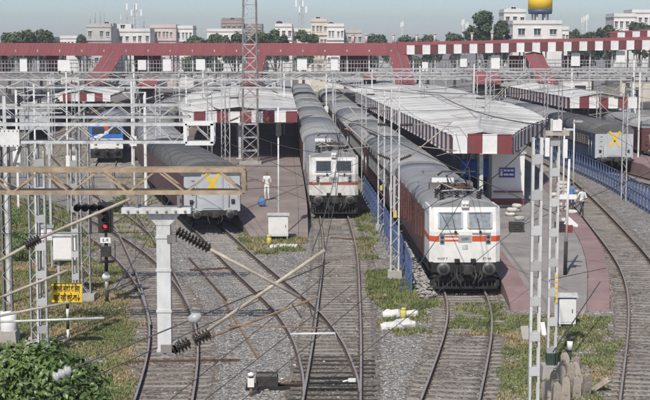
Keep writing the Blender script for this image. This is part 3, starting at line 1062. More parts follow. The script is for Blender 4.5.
def loco(label, path, s, side, stripe, glass, L=20.8, detail_side=-1, number=('WAP 7', '37168'), lower_stripe=False):
    A, B = path.at(s), path.at(s + L)
    d = B - A
    t = thing('electric_locomotive', label, 'locomotive', (A.x, A.y, 0), math.atan2(d.y, d.x) - math.pi / 2, 'electric locomotives')
    W = 1.54
    # cab: chamfered nose in plan, slightly raked windscreen
    m = MB()
    def ring(z, yf, yc, hw=W):
        return [(-hw, 2.4, z), (-hw, yc, z), (-hw + .2, yf, z), (hw - .2, yf, z), (hw, yc, z), (hw, 2.4, z)]
    rows = [ring(1.28, .02, .2), ring(2.62, .02, .2), ring(3.66, .26, .42)]
    vs = [p for r in rows for p in r]
    fs = []
    for j in range(2):
        for i in range(5):
            fs.append((j * 6 + i, j * 6 + i + 1, (j + 1) * 6 + i + 1, (j + 1) * 6 + i))
    fs += [(0, 5, 4, 3, 2, 1), (12, 13, 14, 15, 16, 17)]
    m.add(vs, fs)
    cab = m.build('cab', 'loco_white_dirty' if lower_stripe else 'loco_white', t)
    # windscreens lie in the raked front
    def front(x, z, out=0.0):
        y = .02 if z <= 2.62 else .02 + (z - 2.62) / 1.04 * .24
        return Vector((x, y - out, z))
    for sx in (-1, 1):
        a0, a1 = sx * .14, sx * 1.14
        if a0 > a1: a0, a1 = a1, a0
        z0, z1 = 2.78, 3.44
        fr = MB()
        for p, q in (((a0, z0), (a1, z0)), ((a0, z1), (a1, z1)), ((a0, z0), (a0, z1)), ((a1, z0), (a1, z1))):
            fr.bar(front(*p, .02), front(*q, .02), .085, .05)
        w = fr.build('windscreen', 'silver', cab)
        m = MB()
        m.add([front(a0, z0, .012), front(a1, z0, .012), front(a1, z1, .012), front(a0, z1, .012)], [(0, 1, 2, 3)])
        m.build('pane', glass, t)
        m = MB()
        xw = (a0 + a1) / 2 - sx * .1
        m.bar(front(xw + .12, z0 - .16, .05), front(xw, z0 + .42, .06), .028)
        m.box(front(xw + .12, z0 - .18, .05), (.1, .08, .1))
        m.build('wiper', 'black_rubber', t)
        m = MB(); m.tube([front(sx * .3, 2.56, .05), front(sx * 1.1, 2.56, .05)], .018, 6); m.build('handrail', 'grey_steel', t)
    # painted band, broken where the lamps and the emblem sit
    zb0, zb1 = (2.2, 2.44) if not lower_stripe else (1.95, 2.12)
    m = MB()
    for a, b in ((-1.34, -1.12), (.3, .9), (1.12, 1.34)) if not lower_stripe else ((-1.34, -.95), (-.8, .1), (.2, 1.34)):
        m.bb(a, b, .008, .03, zb0, zb1)
    for sx in (-1, 1):
        m.add([(sx * (W - .2), .012, zb0), (sx * (W + .006), .195, zb0), (sx * (W + .006), .195, zb1), (sx * (W - .2), .012, zb1)], [(0, 1, 2, 3)])
        m.bb(sx * W - .006, sx * W + .006, .2, 2.38, zb0, zb1)
    m.build('stripe', stripe, t)
    m = MB(); m.bb(-.88, -.3, .01, .028, zb0, zb0 + .08); m.bb(-.88, -.3, .01, .03, zb1 - .07, zb1); m.build('pale_stripe', stripe, t)
    m = MB(); m.bb(-.3, .28, .0, .02, 2.16, 2.47); em = m.build('emblem', 'silver', t)
    m = MB()
    for k in range(10):
        a = 2 * math.pi * k / 10
        m.bar((.0, -.006, 2.32), (.2 * math.cos(a), -.006, 2.32 + .11 * math.sin(a)), .03, .012)
    m.build('emblem_rays', 'galv_dark', em)
    m = MB(); m.bb(-.12, .12, .0, .018, 1.86, 2.06); m.build('crest', 'galv', t)
    for sx in (-1, 1):
        m = MB(); m.bb(sx * 1.0 - .1, sx * 1.0 + .1, -.02, .03, 2.1, 2.5); lp = m.build('marker_lamp', 'grey_steel', t)
        for z in (2.2, 2.4):
            m = MB(); m.tube([(sx * 1.0, -.02, z), (sx * 1.0, -.05, z)], [.075, .06], 10); m.build('lens', 'glass_dark', lp)
    for txt, x in ((number[0], -.98), (number[1], .95)) if number else ():
        o = put('road_number', text_mesh(txt, .15, 'ink'), t, (x, .012, 1.44), rx=math.pi / 2)
    m = MB(); m.bb(-.16, .16, .1, .36, 3.66, 3.95); m.tube([(-.07, .09, 3.82), (-.07, .06, 3.82)], .065, 10); m.tube([(.08, .09, 3.82), (.08, .06, 3.82)], .065, 10)
    m.build('headlight', 'white_paint', t)
    # body behind the cab
    m = MB()
    for sx in (-1, 1):
        m.bb(sx * W - .04, sx * W + .04, 2.4, L - 2.2, 1.2, 3.35)
    m.bb(-W + .05, W - .05, 2.4, L - .6, 1.1, 1.22)
    m.bb(-W, W, L - 2.2, L - .6, 1.2, 3.4)
    m.build('side_panel', side, t)
    m = MB()
    roof_shell(m, W + .02, 3.34, 3.96, .42, L - .5, 14, ny=8)
    m.bb(-W + .1, W - .1, .3, .9, 3.6, 3.7)
    for k in range(1, 8):
        pr = arc_prof(W + .04, 3.34, 3.34, 3.985, 12)[1:-1]
        for a, b in zip(pr, pr[1:]): m.bar((a[0], 2.4 * k + .4, a[1]), (b[0], 2.4 * k + .4, b[1]), .07, .04)
    m.build('roof', 'loco_roof', t)
    LM = MB()
    LM.bb(-.012, .012, -.5, .5, -.42, .42)
    for k in range(6): LM.box((.015, 0, -.36 + k * .14), (.03, .96, .05))
    LV = LM.mesh('louvre', side)
    for k in range(9):
        put('louvre', LV, t, (detail_side * (W + .055), 4.0 + k * 1.45, 2.75), 0 if detail_side > 0 else math.pi)
    m = MB()
    for k in range(9 if side == 'coach_red' else 0):
        for q in (random.uniform(-.65, -.5),):
            m.bb(detail_side * (W + .05) - .01, detail_side * (W + .05) + .01, 4.0 + k * 1.45 + q, 4.0 + k * 1.45 + q + random.uniform(.05, .14), random.uniform(1.4, 2.0), random.uniform(2.6, 3.2))
    if m.v: m.build('side_streak', 'orange_streak', t)
    for k in range(7):
        put('roof_vent', VENT, t, (.95, 7.4 + k * 1.35, 3.66), ry=.55, scale=(1.1, .9, .7))
    for k in range(2):
        m = MB(); m.bb(-.55, .5, 8.5 + k * 4.8, 9.9 + k * 4.8, 3.93, 4.06); m.build('roof_hatch', 'loco_roof', t)
    # roof gear
    pantograph(t, 3.0)
    for x, y in ((-.9, 1.2), (-.5, 4.9), (.6, 5.0), (.95, 2.2), (-1.0, 2.4), (.3, 5.9), (-.2, 1.5), (.75, 1.3)):
        m = MB()
        for k in range(4):
            m.tube([(x, y, 3.82 + k * .11), (x, y, 3.88 + k * .11), (x, y, 3.93 + k * .11)], [.06, .13, .06], 10)
        m.build('post_insulator', 'insulator_brown', t)
    m = MB()
    m.tube([(-.9, 1.2, 4.28), (-.2, 1.5, 4.3), (.75, 1.3, 4.28), (.95, 2.2, 4.3)], .03, 6)
    m.tube([(-1.0, 2.4, 4.28), (-.5, 4.9, 4.3), (.6, 5.0, 4.28), (.3, 5.9, 4.3)], .03, 6)
    m.tube([(-.2, 1.5, 4.3), (-.9, 3.2, 4.5), (-.5, 4.9, 4.3)], .022, 6)
    m.build('busbar', 'galv', t)
    for bx_ in ((.2, 1.0, 5.4, 6.6, 3.8, 4.25), (-1.0, -.3, 5.6, 6.3, 3.75, 4.2), (-1.05, -.35, 1.6, 2.0, 3.7, 4.05), (-.3, .25, 4.3, 4.9, 3.85, 4.12), (.5, 1.05, 1.7, 2.6, 3.7, 4.02)):
        m = MB(); m.bb(*bx_); m.build('breaker_box', 'galv_dark', t)
    for k in range(7):
        a = random.uniform(-1, 1); b = random.uniform(1.0, 6.2)
        m = MB(); m.tube([(a, b, 3.95), (a * .8 + .1, b + .35, 4.35), (a * .6 + .3, b + .9, 4.3), (a * .5 + .35, b + 1.2, 3.98)], .028, 6); m.build('roof_cable', 'dark_iron', t)
    m = MB(); m.bb(-1.1, -.1, 3.7, 3.95, 4.42, 4.62); m.build('roof_plate', 'clean_white', t)
    # below: headstock, buffers, cattle guard, pipes, bogies
    m = MB(); m.bb(-1.42, 1.42, .12, .3, .3, .86); m.build('skirt', 'black_under', t)
    m = MB(); m.bb(-1.45, 1.45, .0, .5, .85, 1.28); m.bb(-1.5, 1.5, .05, 1.2, 1.2, 1.3); m.build('headstock', 'black_under', t)
    for sx in (-1, 1):
        put('buffer', BUFFER, t, (sx * .98, .0, 1.07), scale=(1.15, 1, 1.15))
        m = MB()
        m.bar((sx * .35, -.03, 1.38), (sx * .35, -.12, 1.38), .22, .14); m.build('lamp_bracket', 'black_under', t)
        m = MB(); m.bb(sx * 1.38 - .12, sx * 1.38 + .12, -.05, .25, .25, .5)
        for z in (.35, .65, .95): m.bar((sx * 1.5, .05, z), (sx * 1.2, .05, z), .04)
        m.build('step', 'black_under', t)
    put('coupler', COUPLER, t, (0, .0, 1.05), scale=(1.3, 1, 1.2))
    m = MB()
    m.bb(-1.35, 1.35, -.12, -.04, .5, .62); m.bb(-1.4, 1.4, -.22, -.12, .16, .26)
    for k in range(15):
        x = -1.35 + 2.7 * k / 14
        m.bar((x, -.08, .58), (x, -.18, .2), .05)
    for sx in (-1, 1): m.bar((sx * 1.3, .3, .9), (sx * 1.3, -.15, .2), .1)
    m.build('cattle_guard', 'black_under', t)
    m = MB()
    for x in (-.75, -.6, -.45, .45, .6, .75):
        m.tube([(x, .0, 1.0), (x * 1.02, -.26, .85), (x * .98, -.3, .55), (x * .9, -.2, .42)], .035, 6)
    m.build('brake_hose', 'black_rubber', t)
    for y in (3.6, L - 4):
        put('bogie', BOGIE, t, (0, y - .9, 0)); put('bogie', BOGIE, t, (0, y + 1.2, 0))
    m = MB(); m.bb(-1.3, 1.3, 7.5, 13, .3, 1.1); m.bb(-1.48, -1.3, 1.2, L - 1, .75, 1.15); m.bb(1.3, 1.48, 1.2, L - 1, .75, 1.15); m.build('transformer_tank', 'black_under', t)
    return t

sA = T4.s_at_y(62.2)
loco('white electric locomotive with bright red stripe and red louvred side', T4, sA, 'coach_red', 'stripe_red', 'glass_grey')
sA += 21.0
ORD = ['first', 'second', 'third', 'fourth', 'fifth', 'sixth', 'seventh', 'eighth']
for k in range(6):
    coach('railway_coach', ORD[k] + ' maroon coach behind the red striped locomotive', T4, sA, 23.4, 'coach_maroon', 'coach_roof', 'dark_inside' if k < 3 else None, 2 if k < 2 else 1, group='coaches of the maroon train')
    sA += 23.6
sA = T3.s_at_y(90.3)
loco('white electric locomotive with dull faded stripe and dark windscreens beside the brown platform', T3, sA, 'loco_side', 'stripe_dull', 'glass_dark', lower_stripe=True, number=None)
sA += 21.0
for k in range(6):
    coach('railway_coach', ORD[k] + ' grey roofed coach behind the dull striped locomotive', T3, sA, 23.4, 'coach_maroon', 'coach_roof', None, 1, group='coaches of the middle train', visible=1)
    sA += 23.6
sA = T2.s_at_y(82.8)
for k in range(7):
    coach('railway_coach', 'dark roofed last coach with yellow cross left of the brown platform' if k == 0 else ORD[k] + ' coach of the curved train, counted from the dark roofed one', T2, sA, 21.9, 'coach_maroon', 'coach_roof_dark' if k == 0 else 'coach_roof', 'dark_inside' if k < 2 else None, 2 if k < 1 else 1, group='coaches of the curved left train', cross=.45 if k == 0 else None, visible=1)
    sA += 22.2
sA = T6.s_at_y(122.5)
for k in range(5):
    coach('railway_coach', 'dark roofed last coach with yellow cross behind the blue fence' if k == 0 else ORD[k] + ' coach of the train behind the blue fence', T6, sA, 21.9, 'coach_blue', 'coach_roof_dark' if k == 0 else 'coach_roof', 'coach_maroon', 2 if k < 2 else 1, group='coaches of the train behind the blue fence', cross=.5 if k == 0 else None)
    sA += 22.2
sA = T7.s_at_y(131)
for k in range(3):
    coach('railway_coach', ('maroon ended coach cut by the right margin' if k == 0 else ORD[k] + ' coach of the far right train'), T7, sA, 21.9, 'coach_maroon', 'coach_roof', None, 1, end='coach_red', group='coaches of the far right train', cross=.01 if k == 0 else None)
    sA += 22.2
sA = T1.s_at_y(172)
for k in range(4):
    coach('railway_coach', ORD[k] + ' dark roofed coach at the left margin under the footbridge', T1, sA, 21.9, 'dark_inside', 'coach_roof_dark', None, 1, group='coaches of the leftmost train', visible=1)
    sA += 22.2
sA = T0.s_at_y(164)
for k in range(4):
    coach('railway_coach', ORD[k] + ' coach of the far left train of dull grey roofs', T0, sA, 21.9, 'dark_inside', 'coach_roof', None, 1, group='coaches of the far left train', visible=1)
    sA += 22.2

# railcar with the blue and red front
def railcar(path, s, L=20):
    A, B = path.at(s), path.at(s + L); d = B - A
    t = thing('railcar', 'railcar with blue and red striped front behind the white gantries', 'railcar', (A.x, A.y, 0), math.atan2(d.y, d.x) - math.pi / 2)
    m = MB()
    prof = arc_prof(1.55, 1.1, 3.2, 3.95, 12)
    m.prism(prof, 0.1, L, 'y'); m.build('body', 'coach_blue', t)
    m = MB(); roof_shell(m, 1.6, 3.2, 4.0, .05, L); m.build('roof', 'coach_roof', t)
    m = MB(); m.bb(-1.5, 1.5, .02, .1, 2.1, 3.3); m.build('front_panel', 'blue_tarp', t)
    m = MB()
    m.add([(-.5, .0, 3.25), (.1, .0, 3.25), (.9, .0, 2.5), (.5, 0, 2.5)], [(0, 1, 2, 3)]); m.build('red_flash', 'stripe_red', t)
    m = MB()
    m.add([(-1.45, -.002, 2.15), (-.6, -.002, 2.15), (1.4, -.002, 3.2), (.9, -.002, 3.2)], [(0, 1, 2, 3)]); m.build('white_flash', 'clean_white', t)
    for sx in (-1, 1):
        m = MB(); m.bb(sx * .75 - .55, sx * .75 + .55, -.03, .0, 2.55, 3.15); m.build('windscreen', 'glass_dark', t)
        put('buffer', BUFFER, t, (sx * .96, 0, 1.05))
        m = MB(); m.tube([(sx * 1.0, 0, 1.6), (sx * 1.0, -.08, 1.6)], .14, 10); m.build('headlamp', 'yellow_dull', t)
    m = MB(); m.bb(-1.5, 1.5, -.04, .1, 1.15, 2.08); m.build('apron', 'clean_white', t)
    m = MB(); m.bb(-1.45, 1.45, -.2, .3, .3, 1.1); m.build('cattle_guard', 'black_under', t)
    put('coupler', COUPLER, t, (0, 0, 1.05)); put('bogie', BOGIE, t, (0, 3, 0)); put('bogie', BOGIE, t, (0, L - 3, 0))
railcar(T1B, T1B.s_at_y(133.5))

# ------------------------------------------------------------------ overhead line structures
def insulator(m, a, b, r=0.09, n=7, core=0.03):
    a, b = Vector(a), Vector(b)
    pts, rs = [], []
    for k in range(n):
        for f, q in ((0.0, core), (0.35, r), (0.55, r * .85), (0.75, core)):
            pts.append(a.lerp(b, (k + f) / n)); rs.append(q)
    pts.append(b); rs.append(core)
    m.tube(pts, rs, 10)

LACE = MB().bar((-.15, 0, -.21), (.15, 0, .21), .05, .012).mesh('lacing_bar', 'galv')
LACE2 = MB().bar((.15, 0, -.21), (-.15, 0, .21), .05, .012).mesh('lacing_bar', 'galv')
BATTEN = MB().bb(-.165, .165, -.006, .006, -.13, .13).mesh('batten_plate', 'galv')
CHAN = {}
def channel_mesh(H, w, matn, depth=.2):
    k = (H, w, matn, depth)
    if k not in CHAN:
        m = MB()
        m.bb(-.008, .008, -depth / 2, depth / 2, 0, H)
        m.bb(.008, .06, -depth / 2, -depth / 2 + .01, 0, H)
        m.bb(.008, .06, depth / 2 - .01, depth / 2, 0, H)
        CHAN[k] = m.mesh('channel', matn)
    return CHAN[k]
def muff(t, w=.75, h=.45, matn='concrete'):
    m = MB()
    m.prism([(-w / 2, -.3), (w / 2, -.3), (w / 2 - .06, h), (-w / 2 + .06, h)], -w / 2, w / 2, 'y')
    m.build('foundation', matn, t)
def mast(label, x, y, H=8.4, kind='batten', near=True, w=.32, z0=-.2, matn='galv', name='overhead_line_mast', group=None, rz=0.0, base=True):
    t = thing(name, label, 'mast', (x, y, z0), rz, group)
    if base: muff(t)
    if near:
        put('channel', channel_mesh(H, w, matn), t, (-w / 2, 0, 0))
        put('channel', channel_mesh(H, w, matn), t, (w / 2, 0, 0), math.pi)
        if kind == 'batten':
            z = .9
            while z < H - .2:
                put('batten_plate', BATTEN, t, (0, -.108, z), scale=(w / .32, 1, 1))
                put('batten_plate', BATTEN, t, (0, .108, z), scale=(w / .32, 1, 1))
                z += .98
        else:
            z, k = .6, 0
            while z < H - .2:
                put('lacing_bar', LACE if k % 2 else LACE2, t, (0, -.107, z), scale=(w / .32, 1, 1))
                z += .42
                k += 1
            m = MB()
            z, k = .6, 0
            while z < H - .2:
                s = 1 if k % 2 else -1
                m.bar((-s * w / 2, .107, z - .21), (s * w / 2, .107, z + .21), .05, .012); z += .42; k += 1
            m.build('rear_lacing', matn, t)
    else:
        m = MB()
        for s in (-1, 1): m.bb(s * w / 2 - .03, s * w / 2 + .03, -.1, .1, 0, H)
        z, k = .5, 0
        while z < H - .2:
            s = 1 if k % 2 else -1
            m.bar((-s * w / 2, -.1, z - .25), (s * w / 2, -.1, z + .25), .05, .02)
            z += .5; k += 1
        m.build('lattice_column', matn, t)
    return t
def cantilever(t, side, reach, z_low=5.6, z_top=7.2, matn='tan_tube', y=0.0):
    # swivelling bracket: two insulators on the mast, stay tube above, bracket tube below, register arm to the contact wire
    c = MB()
    s = side
    c.tube([(s * .75, y, z_low + .22), (s * reach, y, z_top + .15)], .03, 6)
    br = c.build('bracket_tube', matn, t)
    m = MB(); m.tube([(s * .8, y, z_top + .02), (s * reach, y, z_top + .12)], .02, 6); m.build('stay_tube', matn, br)
    m = MB(); insulator(m, (s * .2, y, z_low), (s * .75, y, z_low + .22)); m.build('insulator', 'insulator_brown', br)
    m = MB(); insulator(m, (s * .2, y, z_top), (s * .8, y, z_top + .02)); m.build('insulator', 'insulator_brown', br)
    m = MB(); m.tube([(s * (reach * .42), y, z_low + .62), (s * (reach + .25), y, z_low + .42)], .02, 6); m.tube([(s * (reach + .2), y, z_low + .42), (s * (reach - .7), y, z_low + .18)], .014, 6); m.build('register_arm', matn, br)
def boom_parts(t, a, b, depth=.6, wid=.5, matn='galv', lace_mat=None, seg=None, chord=.09, world=True, single=False, diag=.05):
    a, b = Vector(a), Vector(b)
    L = (b - a).length
    d, s, u = basis(b - a)
    n = max(2, round(L / (seg or depth * 2.0)))
    for e in (-1, 1):
        for k in (-1, 1):
            m = MB(); m.bar(a + s * e * wid / 2 + u * k * depth / 2, b + s * e * wid / 2 + u * k * depth / 2, chord); m.build('chord', matn, t, world)
    for e in (-1, 1):
        for i in range(n):
            p, q = a.lerp(b, i / n), a.lerp(b, (i + 1) / n)
            mid = p.lerp(q, .5)
            for r0, r1 in ((p - u * depth / 2, mid + u * depth / 2), (mid + u * depth / 2, q - u * depth / 2)):
                m = MB(); m.bar(r0 + s * e * wid * .5, r1 + s * e * wid * .5, diag, .03); m.build('diagonal', lace_mat or matn, t, world)
    m = MB()
    for i in range(n + 1):
        p = a.lerp(b, i / n)
        for k in (-1, 1):
            m.bar(p - s * wid / 2 + u * k * depth / 2, p + s * wid / 2 + u * k * depth / 2, .045)
    m.build('cross_tie', lace_mat or matn, t, world)

mat('galv_pale', (0.60, 0.60, 0.585), 0.6, 0, 0.18, 3, grime=0.6, stretch=(1, 1, .35))
# tan boom with the hanging drop arm, close to the camera on the left
YN = 26.0
t = thing('portal_boom', 'tan lattice boom with a white drop arm hanging close to the camera', 'gantry', (-9.2, YN, -.2))
a, b = D(-25, 180.5, YN), D(244, 180.5, YN)
boom_parts(t, (a.x - 2.4, YN, a.z), (b.x, YN, b.z), .40, .34, 'tan_steel', 'tan_steel', seg=1.02, chord=.075, diag=.045)
m = MB(); m.bar((b.x + .01, YN - .2, b.z - .2), (b.x + .01, YN - .2, b.z + .2), .07); m.bar((b.x + .01, YN + .2, b.z - .2), (b.x + .01, YN + .2, b.z + .2), .07); m.build('end_post', 'tan_steel', t, True)
m = MB(); m.bar((a.x - 2.2, YN, -.3), (a.x - 2.2, YN, 8.6), .35); m.build('support_mast', 'galv', t, True)
dx = D(164, 300, YN).x
zt, zb = D(164, 208, YN).z, D(164, 352, YN).z
m = MB()
m.bb(dx - .115, dx + .135, YN - .1, YN - .085, zb, zt - .16); m.bb(dx - .115, dx + .135, YN + .085, YN + .1, zb, zt - .16); m.bb(dx - .02, dx + .04, YN - .085, YN + .085, zb, zt - .16)
for zz in (zb + .02, zb + .75, zb + 1.5, zb + 2.1): m.bb(dx - .13, dx + .15, YN - .115, YN - .1, zz, zz + .05)
m.add([(dx - .11, YN - .11, zt - .30), (dx + .13, YN - .11, zt - .30), (dx + .34, YN - .11, zt - .08), (dx - .32, YN - .11, zt - .08),
       (dx - .11, YN + .11, zt - .30), (dx + .13, YN + .11, zt - .30), (dx + .34, YN + .11, zt - .08), (dx - .32, YN + .11, zt - .08)],
      [(0, 1, 2, 3), (7, 6, 5, 4), (0, 3, 7, 4), (1, 5, 6, 2), (3, 2, 6, 7), (0, 4, 5, 1)])
m.build('drop_arm', 'galv_pale', t, True)
m = MB(); m.bb(dx - .72, dx + .52, YN - .22, YN + .22, zt - .08, zt + .02); m.build('head_plate', 'galv_pale', t, True)
m = MB()
for k in range(7): m.tube([(dx - .6 + k * .17, YN - .23, zt - .03), (dx - .6 + k * .17, YN - .25, zt - .03)], .025, 6)
m.build('bolt', 'tan_tube', t, True)
for s in (-.45, .3):
    m = MB(); m.bar((dx + s, YN - .17, zt), (dx + s, YN - .17, a.z - .2), .05); m.bar((dx + s, YN + .17, zt), (dx + s, YN + .17, a.z - .2), .05); m.build('hanger_bolt', 'galv_dark', t, True)
t = thing('cantilever_bracket', 'insulated cantilever bracket with tan tubes fixed to the white drop arm', 'bracket', (dx, YN, zb))
m = MB(); m.box((dx + .16, YN - .045, D(0, 238, YN).z), (.16, .16, .14)); m.build('clamp', 'galv_dark', t, True)
m = MB(); m.box((dx + .1, YN - .15, D(0, 347, YN).z), (.3, .06, .14)); m.box((dx + .2, YN - .1, D(0, 347, YN).z), (.1, .16, .2)); m.tube([(dx + .0, YN - .14, D(0, 352, YN).z), (dx + .26, YN - .14, D(0, 338, YN).z)], .03, 8); m.build('clamp', 'galv_dark', t, True)
m = MB(); insulator(m, D(177, 231, YN), D(210, 249, YN - .1), .105, 10, .05); m.build('stay_insulator', 'insulator_brown', t, True)
m = MB(); insulator(m, D(173, 350, YN - .12), D(190, 342, YN - .1), .13, 5, .05); insulator(m, D(194, 341, YN - .1), D(210, 333, YN - .05), .13, 5, .05); m.build('bracket_insulator', 'insulator_brown', t, True)
m = MB(); m.tube([D(206, 247, YN - .1), D(300, 297, YN - .1)], .032, 8); m.build('stay_tube', 'tan_tube', t, True)
m = MB(); m.tube([D(196, 338, YN - .04), D(325, 250, YN - .1)], .034, 8); m.build('bracket_tube', 'tan_tube', t, True)
m = MB(); m.tube([D(208, 338, YN - .06), D(318, 297, YN - .15)], .02, 8); m.build('register_tube', 'rust', t, True)
m = MB(); m.tube([D(226, 325, YN - .15), D(322, 328, YN - .15)], .015, 8); m.build('steady_arm', 'rust', t, True)
m = MB(); m.tube([D(290, 334, YN - .2), D(335, 333, YN - .2), D(336, 339, YN - .2)], .02, 6); m.build('contact_clip', 'white_paint', t, True)
m = MB()
m.tube([D(308, 300, YN - .15), D(312, 316, YN - .15), D(322, 322, YN - .15)], .012, 5); m.tube([D(292, 304, YN - .15), D(302, 318, YN - .15)], .012, 5); m.build('jumper', 'wire', t, True)
o = D(195, 318, 25.0)
m = MB()
m.tube([o + Vector((-.11, 0, -.04)), o, o + Vector((.11, 0, .05))], [.06, .105, .05], 12); m.build('insulator_body', 'insulator_grey', None)
tag(bpy.data.objects['insulator_body'], 'grey ball insulator on the diagonal stay wire beside the drop arm', 'insulator'); bpy.data.objects['insulator_body'].name = 'strain_insulator'
m = MB(); insulator(m, D(54, 378, 24.0), D(71, 369, 24.0), .1, 3, .06)
tag(m.build('strain_insulator', 'insulator_grey'), 'pale grey insulator hanging before the bush', 'insulator')

# left cantilever bracket from a mast out of frame
t = thing('cantilever_bracket', 'tan cantilever tubes reaching in over the left tracks above the white cabinet', 'bracket', D(8, 255, 30))
m = MB(); insulator(m, D(26, 246, 30), D(40, 238, 30), .11, 6, .05); m.build('bracket_insulator', 'insulator_brown', t, True)
m = MB(); m.tube([D(-6, 264, 30), D(26, 246, 30)], .035, 8); m.tube([D(40, 238, 30), D(130, 199, 30)], .033, 8); m.build('bracket_tube', 'tan_tube', t, True)
m = MB(); m.tube([D(-6, 300, 30), D(68, 270, 30)], .03, 8); m.build('register_tube', 'tan_tube', t, True)
m = MB(); m.tube([D(-6, 317, 30), D(70, 302, 30)], .028, 8); m.build('steady_tube', 'tan_tube', t, True)
m = MB(); m.tube([D(-6, 322, 30), D(104, 318, 30)], .026, 8); m.build('steady_arm', 'galv', t, True)

# portals
def portal(label, x0, x1, y, zc, depth=.6, xm=(), H=None, seg=None, near=True, endframe=False, matn='galv', masts='lattice', z0=-.2, y1=None):
    t = thing('overhead_line_portal', label, 'gantry', ((x0 + x1) / 2, y, -.2))
    boom_parts(t, (x0, y, zc), (x1, y1 if y1 is not None else y, zc), depth, .5, matn, seg=seg, chord=.1 if near else .12, diag=.05 if near else .07) if near else None
    if not near:
        m = MB(); a, b = Vector((x0, y, zc)), Vector((x1, y, zc))
        for k in (-1, 1): m.bar(a + Vector((0, 0, k * depth / 2)), b + Vector((0, 0, k * depth / 2)), .13)
        n = max(2, round((x1 - x0) / (seg or 1.4)))
        for i in range(n):
            p, q = a.lerp(b, i / n), a.lerp(b, (i + 1) / n); s = 1 if i % 2 else -1
            m.bar(p + Vector((0, 0, s * depth / 2)), q - Vector((0, 0, s * depth / 2)), .07)
        m.build('lattice_boom', matn, t, True)
    for x in xm:
        m = MB(); w = .34
        yy = y if y1 is None else y + (y1 - y) * (x - x0) / (x1 - x0)
        for s in (-1, 1): m.bb(x + s * w / 2 - .02, x + s * w / 2 + .02, yy - .14, yy + .14, z0, zc - depth / 2)
        up = m.build('upright', matn, t, True)
        for e in (-.145, .145):
            m = MB(); z, k = z0 + .5, 0
            while z < zc - depth / 2 - .3:
                s = 1 if k % 2 else -1
                m.bar((x - s * w / 2, yy + e, z - .22), (x + s * w / 2, yy + e, z + .22), .05, .015); z += .44; k += 1
            m.build('lacing', matn, up, True)
        m = MB(); m.box((x, yy, z0 + .1), (.75, .75, .5)); m.build('foundation', 'concrete', t, True)
    if endframe:
        m = MB(); z0_, z1_ = zc - depth / 2 - .04, zc + depth / 2 + .04
        for e in (-.3, .3):
            m.bar((x1 - .95, y + e, z0_), (x1 + .04, y + e, z0_), .13); m.bar((x1 - .95, y + e, z1_), (x1 + .04, y + e, z1_), .13)
            m.bar((x1, y + e, z0_), (x1, y + e, z1_), .13); m.bar((x1 - .95, y + e, z0_), (x1 - .95, y + e, z1_), .13)
        m.build('end_frame', 'white_paint', t, True)
    return t
tp = portal('white lattice portal above the left tracks with a boxed free end', -13.6, D(213, 132, 51.3).x, 51.3, D(0, 133, 51.3).z, .62, (D(34, 200, 51.3).x, ), seg=1.45, endframe=True)
g = D(8, 138, 51.0)
m = MB(); m.bb(g.x - .45, g.x + .42, 50.9, 50.96, g.z - .3, g.z + .3); gp = m.build('gusset_plate', 'white_paint', tp, True)
m = MB()
for k in range(6):
    for z in (-.26, .26): m.box((g.x - .4 + k * .15, 50.89, g.z + z), (.035, .03, .035))
m.build('rivet', 'galv_dark', gp, True)
m = MB(); m.bar((g.x + .4, 51.2, g.z - .3), (g.x + .1, 51.2, g.z - 1.1), .09); m.build('knee_brace', 'galv_dark', tp, True)
portal('second white lattice portal behind the boxed one on the left', -15.5, D(190, 112, 61).x, 61, D(0, 111, 61).z, .5, (D(85, 200, 61).x,), seg=1.2)
portal('pale lattice portal in front of the left shelter', -36, -3.3, 112, 7.7, .6, (-30, -8.9), near=False)
portal('pale lattice portal before the left footbridge stairs', -46, -2.6, 150, 7.5, .7, (-42, -26, -9), near=False)
portal('pale lattice portal over the middle trains', -6, 13, 140, 7.7, .6, (9.4,), near=False)
portal('pale lattice portal above the far grey coach', 14.5, 34, 132, 7.9, .75, (15.2, 21.4, 33), near=False)
portal('pale lattice portal before the right footbridge stairs', 5, 46, 165, 7.6, .7, (8.5, 24.6, 43), near=False)
portal('slender portal just before the footbridge', -48, 48, 186, 7.0, .45, (-31, -8, 7.5, 24.8), near=False, matn='galv_dark')


# single masts
def pm_(px, py, z=-.2):
    return P(px, py, z)
q = D(535, 300, 39.5); mast('nearest grey batten mast at the right, its foot below the frame', q.x, 39.5, 8.35, 'batten', True, .28, matn='galv_pale')
q = pm_(551, 378); m5 = mast('grey batten mast with tan cross arm standing by the heap of concrete blocks', q.x, q.y, 8.5, 'batten', True, .30, matn='galv_pale')
m = MB(); m.bar((-.35, -.16, 8.05), (.42, -.16, 8.05), .2, .16); m.build('cross_arm', 'tan_tube', m5)
m = MB(); m.box((0.02, -.2, 8.3), (.3, .2, .35)); m.box((-.28, -.18, 7.6), (.14, .12, .6)); m.box((.3, -.18, 7.55), (.14, .12, .6)); m.build('bracket_box', 'white_paint', m5)
m = MB(); m.bb(-.17, .17, -.125, .125, .25, .85); m.build('green_sleeve', 'green_dark', m5)
m = MB()
for k in range(6): m.box((.11, -.12, 2.55 + k * .17), (.07, .012, .1))
m.build('number_plate', 'yellow', m5)
q = pm_(394.5, 280); m6 = mast('tall laced mast between the two locomotives, right of a pair', q.x, q.y, 8.9, 'lattice', True, .42, matn='galv_pale'); cantilever(m6, 1, 2.6); cantilever(m6, -1, 2.4, y=.2)
m = MB(); m.box((0, -.125, 3.1), (.16, .01, .34)); m.build('number_plate', 'yellow_dull', m6)
q = pm_(381, 232); m7 = mast('laced mast between the two locomotives, left and farther of a pair', q.x - .0, q.y, 8.2, 'lattice', True, .40, matn='galv_pale'); cantilever(m7, -1, 1.9)
m = MB(); m.box((0, -.125, 2.6), (.16, .01, .3)); m.build('number_plate', 'yellow_dull', m7)
